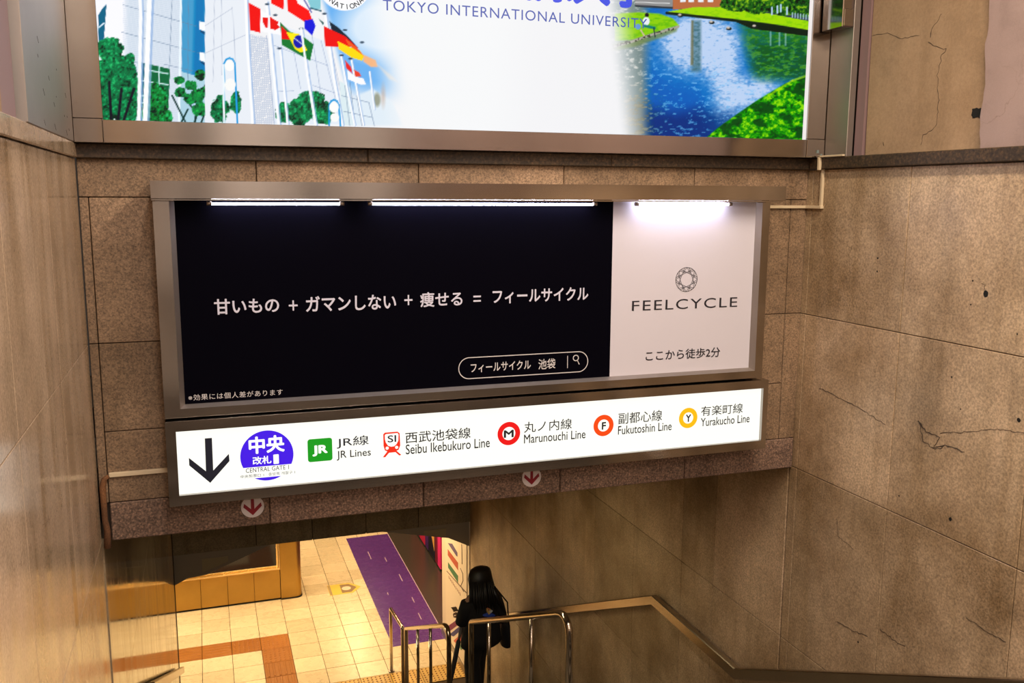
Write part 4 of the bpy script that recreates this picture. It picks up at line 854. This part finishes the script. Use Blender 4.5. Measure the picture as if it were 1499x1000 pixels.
J = [(0, 0, .84), (0, 0, 1.0), (0, -.01, 1.14), (0, -.005, 1.27), (0, .02, 1.345), (0, .04, 1.42), (0, .05, 1.50),        # pelvis .. head 0-6
     (-.075, .0, .80), (-.085, .05, .44), (-.08, .0, .08), (-.08, .13, .035),                                             # left leg 7-10
     (.075, .01, .80), (.085, .20, .42), (.08, .27, -.07), (.08, .41, -.115),                                             # right leg 11-14
     (-.165, .0, 1.235), (-.235, .02, 1.0), (-.13, .20, .95),                                                              # left arm 15-17
     (.165, .0, 1.235), (.245, -.02, .99), (.245, .04, .78)]                                                               # right arm 18-20
Ed = [(0, 1), (1, 2), (2, 3), (3, 4), (4, 5), (5, 6), (0, 7), (7, 8), (8, 9), (9, 10), (0, 11), (11, 12), (12, 13), (13, 14), (3, 15), (15, 16), (16, 17), (3, 18), (18, 19), (19, 20)]
Rd = [(.125, .10), (.10, .08), (.12, .085), (.10, .07), .042, .075, .080, .078, .052, .034, .030, .078, .052, .034, .030, .046, .036, .026, .046, .036, .026]
bodym = skin('body', [W_(x, y, z*K) for x, y, z in J], Ed, Rd)
# face, ears
hc = (0, .055, 1.455*K)
for p, r in ((( 0, .145, 1.445*K), .014), ((-.03, .128, 1.40*K), .010), ((.03, .128, 1.40*K), .010)):
    bodym.tube([W_(p[0], p[1]-.03, p[2]+.012), W_(p[0], p[1]-.01, p[2]), W_(p[0], p[1], p[2]-.006)], r, 8, rs=[r*.6, r, r*.5])
def hand(m, wx, wy, wz, d, side, up):    # palm then five bent fingers
    d = Vector(d).normalized(); u = Vector(up).normalized(); s = d.cross(u).normalized()*side; w0 = Vector((wx, wy, wz))
    P = lambda a, b, c: W_(*(w0+d*a+s*b+u*c))
    m.loft([[P(a, wd*math.cos(t), th*math.sin(t)) for t in [2*math.pi*k/10 for k in range(10)]] for a, wd, th in ((-.02, .026, .022), (.02, .034, .018), (.06, .040, .015), (.088, .038, .012))])
    for k, (o, l) in enumerate(((-.030, .058), (-.010, .070), (.011, .066), (.030, .050))):
        m.tube([P(.075, o, 0), P(.085+l*.45, o*1.05, -.004), P(.085+l*.8, o*1.05, -.024), P(.085+l*.85, o, -.042)], .009, 8, rs=[.0095, .009, .008, .0065])
    m.tube([P(.015, -.03, 0), P(.045, -.052, -.008), P(.075, -.050, -.022), P(.092, -.044, -.03)], .01, 8, rs=[.012, .0105, .0095, .007])
hand(bodym, -.13, .215, .95*K, (.12, 1, .05), 1, (0, 0, 1)); hand(bodym, .245, .045, .765*K, (0, .15, -1), -1, (1, 0, 0))
skinm = plain('skin', (.42, .24, .16, 1), .5)
obj('body', bodym, skinm, pe)
def ell(cx, cy, z, a, b, n=20, ph=0): return [W_(cx+a*math.cos(2*math.pi*k/n)*(1+.03*math.sin(5*2*math.pi*k/n+ph)), cy+b*math.sin(2*math.pi*k/n)*(1+.03*math.sin(4*2*math.pi*k/n+ph)), z) for k in range(n)]
cloth = plain('black_cotton', (.006, .006, .008, 1), .85)
trou = plain('black_trousers', (.005, .005, .007, 1), .8)
sh = MB().loft([ell(0, .0, z*K, a, b, ph=z*30) for z, a, b in ((.70, .245, .155), (.80, .235, .15), (.92, .215, .14), (1.05, .205, .13), (1.15, .21, .127), (1.235, .20, .11), (1.29, .14, .085), (1.325, .07, .06))])
for sx, jt in ((-1, (15, 16, 17)), (1, (18, 19, 20))):
    a, b_, c_ = (Vector(J[k]) for k in jt); mid = b_*.45+a*.55
    pts_ = [a*1.0+Vector((-sx*.03, 0, .0)), a, mid, b_, b_*.65+c_*.35]
    sh.loft([[W_(*(Vector((p.x, p.y, p.z*K))+(Vector((math.cos(t)*r, math.sin(t)*r, 0)) if i < 3 else Vector((math.cos(t)*r, math.sin(t)*r*.8, math.sin(t)*r*.5))))) for t in [2*math.pi*k/12 for k in range(12)]] for i, (p, r) in enumerate(zip(pts_, (.06, .076, .074, .068, .062)))])
obj('shirt', sh, cloth, pe, 'loose black shirt')
tr = MB()
for hip, kn, an in ((7, 8, 9), (11, 12, 13)):
    a, b_, c_ = (Vector(J[k]) for k in (hip, kn, an)); a = a+Vector((0, 0, .06))
    pts_ = [(a, .105), (a*.6+b_*.4, .10), (b_, .088), (b_*.5+c_*.5, .088), (c_+Vector((0, 0, -.02)), .092)]
    tr.loft([[W_(p.x+math.cos(t)*r, p.y+math.sin(t)*r, p.z*K) for t in [2*math.pi*k/14 for k in range(14)]] for p, r in pts_])
obj('trousers', tr, trou, pe, 'wide black trousers')
shoe = MB()
for jx, jy, jz in (J[9], J[13]):
    zb = (0 if jz > 0 else -.15); 
    shoe.loft([[W_(jx+math.cos(t)*wd, jy+yy+math.sin(t)*.001, zb+.002+hh/2+math.sin(t)*hh/2) for t in [2*math.pi*k/12 for k in range(12)]] for yy, wd, hh in ((-.07, .03, .06), (-.03, .038, .09), (.05, .042, .075), (.12, .045, .055), (.16, .03, .035))])
obj('shoes', shoe, trou, pe, 'black shoes')
ha = MB(); n_ = 22
prof = [(1.585, .025, .0, .03), (1.572, .062, .0, .03), (1.545, .088, .005, .03), (1.50, .104, .0, .02), (1.45, .110, -.01, .01), (1.38, .112, -.03, -.005), (1.32, .118, -.05, .0), (1.26, .120, -.065, .0), (1.21, .112, -.072, 0), (1.17, .095, -.075, 0), (1.14, .06, -.075, .01)]
ha.loft([[W_(.0+dx+1.32*r*math.cos(t)*(1+.05*math.sin(6*t+z*9)), cy+(r*.98 if z > 1.42 else r*.62)*math.sin(t), z*K) for t in [2*math.pi*k/n_ for k in range(n_)]] for z, r, cy, dx in [(a, b_, c_+.03, d_*.3) for a, b_, c_, d_ in prof]])
for k in range(26):
    t = math.radians(random.uniform(190, 350)); r = .118; z1_ = random.uniform(1.10, 1.18)
    ha.tube([W_(1.3*r*.9*math.cos(t), .03+r*.9*math.sin(t), 1.46*K), W_(1.35*r*1.05*math.cos(t), -.03+r*.75*math.sin(t), 1.25*K), W_(1.35*r*math.cos(t)+random.uniform(-.02, .03), -.04+r*.7*math.sin(t), z1_*K)], .01, 5, rs=[.008, .011, .003])
ha.tube([W_(.11, -.04, 1.34*K), W_(.17, -.07, 1.2*K), W_(.225, -.09, 1.06*K)], .02, 6, rs=[.045, .04, .006])
obj('hair', ha, plain('black_hair', (.006, .0045, .004, 1), .45), pe, 'long black hair down the back')
def shirt_print(cx, cz, blobs):
    for (dx, dz, rx, rz_, c_) in blobs:
        pp = []
        for k in range(14):
            t = 2*math.pi*k/14; q_ = random.uniform(.65, 1.2); pp.append((cx+dx+rx*q_*math.cos(t), cz+dz+rz_*q_*math.sin(t)))
        v = [W_(x, -.156, z) for x, z in pp]; obj('shirt_print', MB().add(v+[W_(x, -.13, z) for x, z in pp], [tuple(range(14)), tuple(range(27, 13, -1))]+[(i, 14+i, 14+(i+1) % 14, (i+1) % 14) for i in range(14)]), plain('print_dye', c_, .7), pe)
shirt_print(.005, 1.105*K, [(.02, -.02, .05, .02, S(45, 80, 190)), (-.03, -.005, .03, .015, S(60, 90, 200)), (.055, -.035, .025, .014, S(40, 70, 180)), (.0, .03, .025, .035, S(225, 190, 120)), (.025, .02, .028, .014, S(220, 225, 230)), (-.005, .05, .016, .014, S(200, 120, 90))])
ph = tag(obj('mobile_phone', MB().box((PX-.235, PY+.27, PZ+.975*K), (PX-.175, PY+.38, PZ+.983*K), .003), plain('phone_case', (.35, .27, .22, 1), .4)), 'small mobile phone held in the left hand of the person', 'phone')
bg = thing('shoulder_bag', 'black shoulder bag hanging at the right hip of the person', 'bag', W_(.31, -.02, .66))
obj('bag_body', MB().loft([[W_(.31+.035*math.cos(t), -.0+.10*math.sin(t)*s_, z) for t in [2*math.pi*k/14 for k in range(14)]] for z, s_ in ((.56, .7), (.58, 1), (.70, 1.0), (.82, .9), (.84, .75))]), trou, bg)
obj('strap', MB().tube([W_(.31, -.08, .82), W_(.30, -.06, 1.1), W_(.19, 0, 1.30*K), W_(.30, .06, 1.1), W_(.31, .08, .82)], .008, 6), trou, bg)
um = thing('umbrella', 'closed dark umbrella with a pale handle slanting beside the person', 'umbrella', (2.28, 8.86, -5.5))
h0 = Vector((2.505, 8.93, -4.62)); h1 = Vector((2.29, 8.84, -5.495)); U = lambda t: h0.lerp(h1, t)
obj('canopy', MB().tube([U(.17), U(.2), U(.45), U(.8), U(.93)], .02, 10, rs=[.012, .026, .028, .020, .010]), plain('dark_nylon', (.03, .032, .035, 1), .5), um)
obj('tip', MB().tube([U(.93), U(1)], .005, 8), M['steel_d'], um); obj('handle', MB().tube([U(0), U(.06), U(.17)], .018, 10, rs=[.024, .022, .014]), plain('pale_handle', (.28, .26, .24, 1), .5), um, 'pale grey handle')
# ------------------------------------------------------------------ lamp fittings that carry the lights
fm_ = plain('lamp_diffuser', (1, .95, .88, 1), .5, emit=1.5)
def fitting(label, x, y, z, sx, sy, grp):
    t = thing('ceiling_lamp', label, 'lamp', (x, y, z))
    obj('housing', box((x-sx/2-.03, y-sy/2-.03, z+.012), (x+sx/2+.03, y+sy/2+.03, z+.036), .003), M['ceil'], t)
for o in [o for o in C.objects if o.type == 'LIGHT']:
    l = o.data; z = o.location.z
    side = 'left' if o.location.x < 1.4 else 'right'; row = round(o.location.y, 1)
    lab = 'long ceiling lamp fitting outside the picture, over the upper stair' if z > 0 else ('ceiling lamp fitting of the lower hall, hidden by the far beam' if z < -3 else 'ceiling lamp fitting under the passage soffit')
    near_ = sum(1 for p in C.objects if p.type == 'LIGHT' and abs(p.location.z-z) < .1 and (p.location.y, p.location.x) < (o.location.y, o.location.x))
    lab = ('first', 'second', 'third', 'fourth', 'fifth', 'sixth', 'seventh', 'eighth')[near_]+' '+lab.replace('long ', '')
    fitting(lab, o.location.x, o.location.y, z, l.size, l.size_y, 'ceiling lamps')
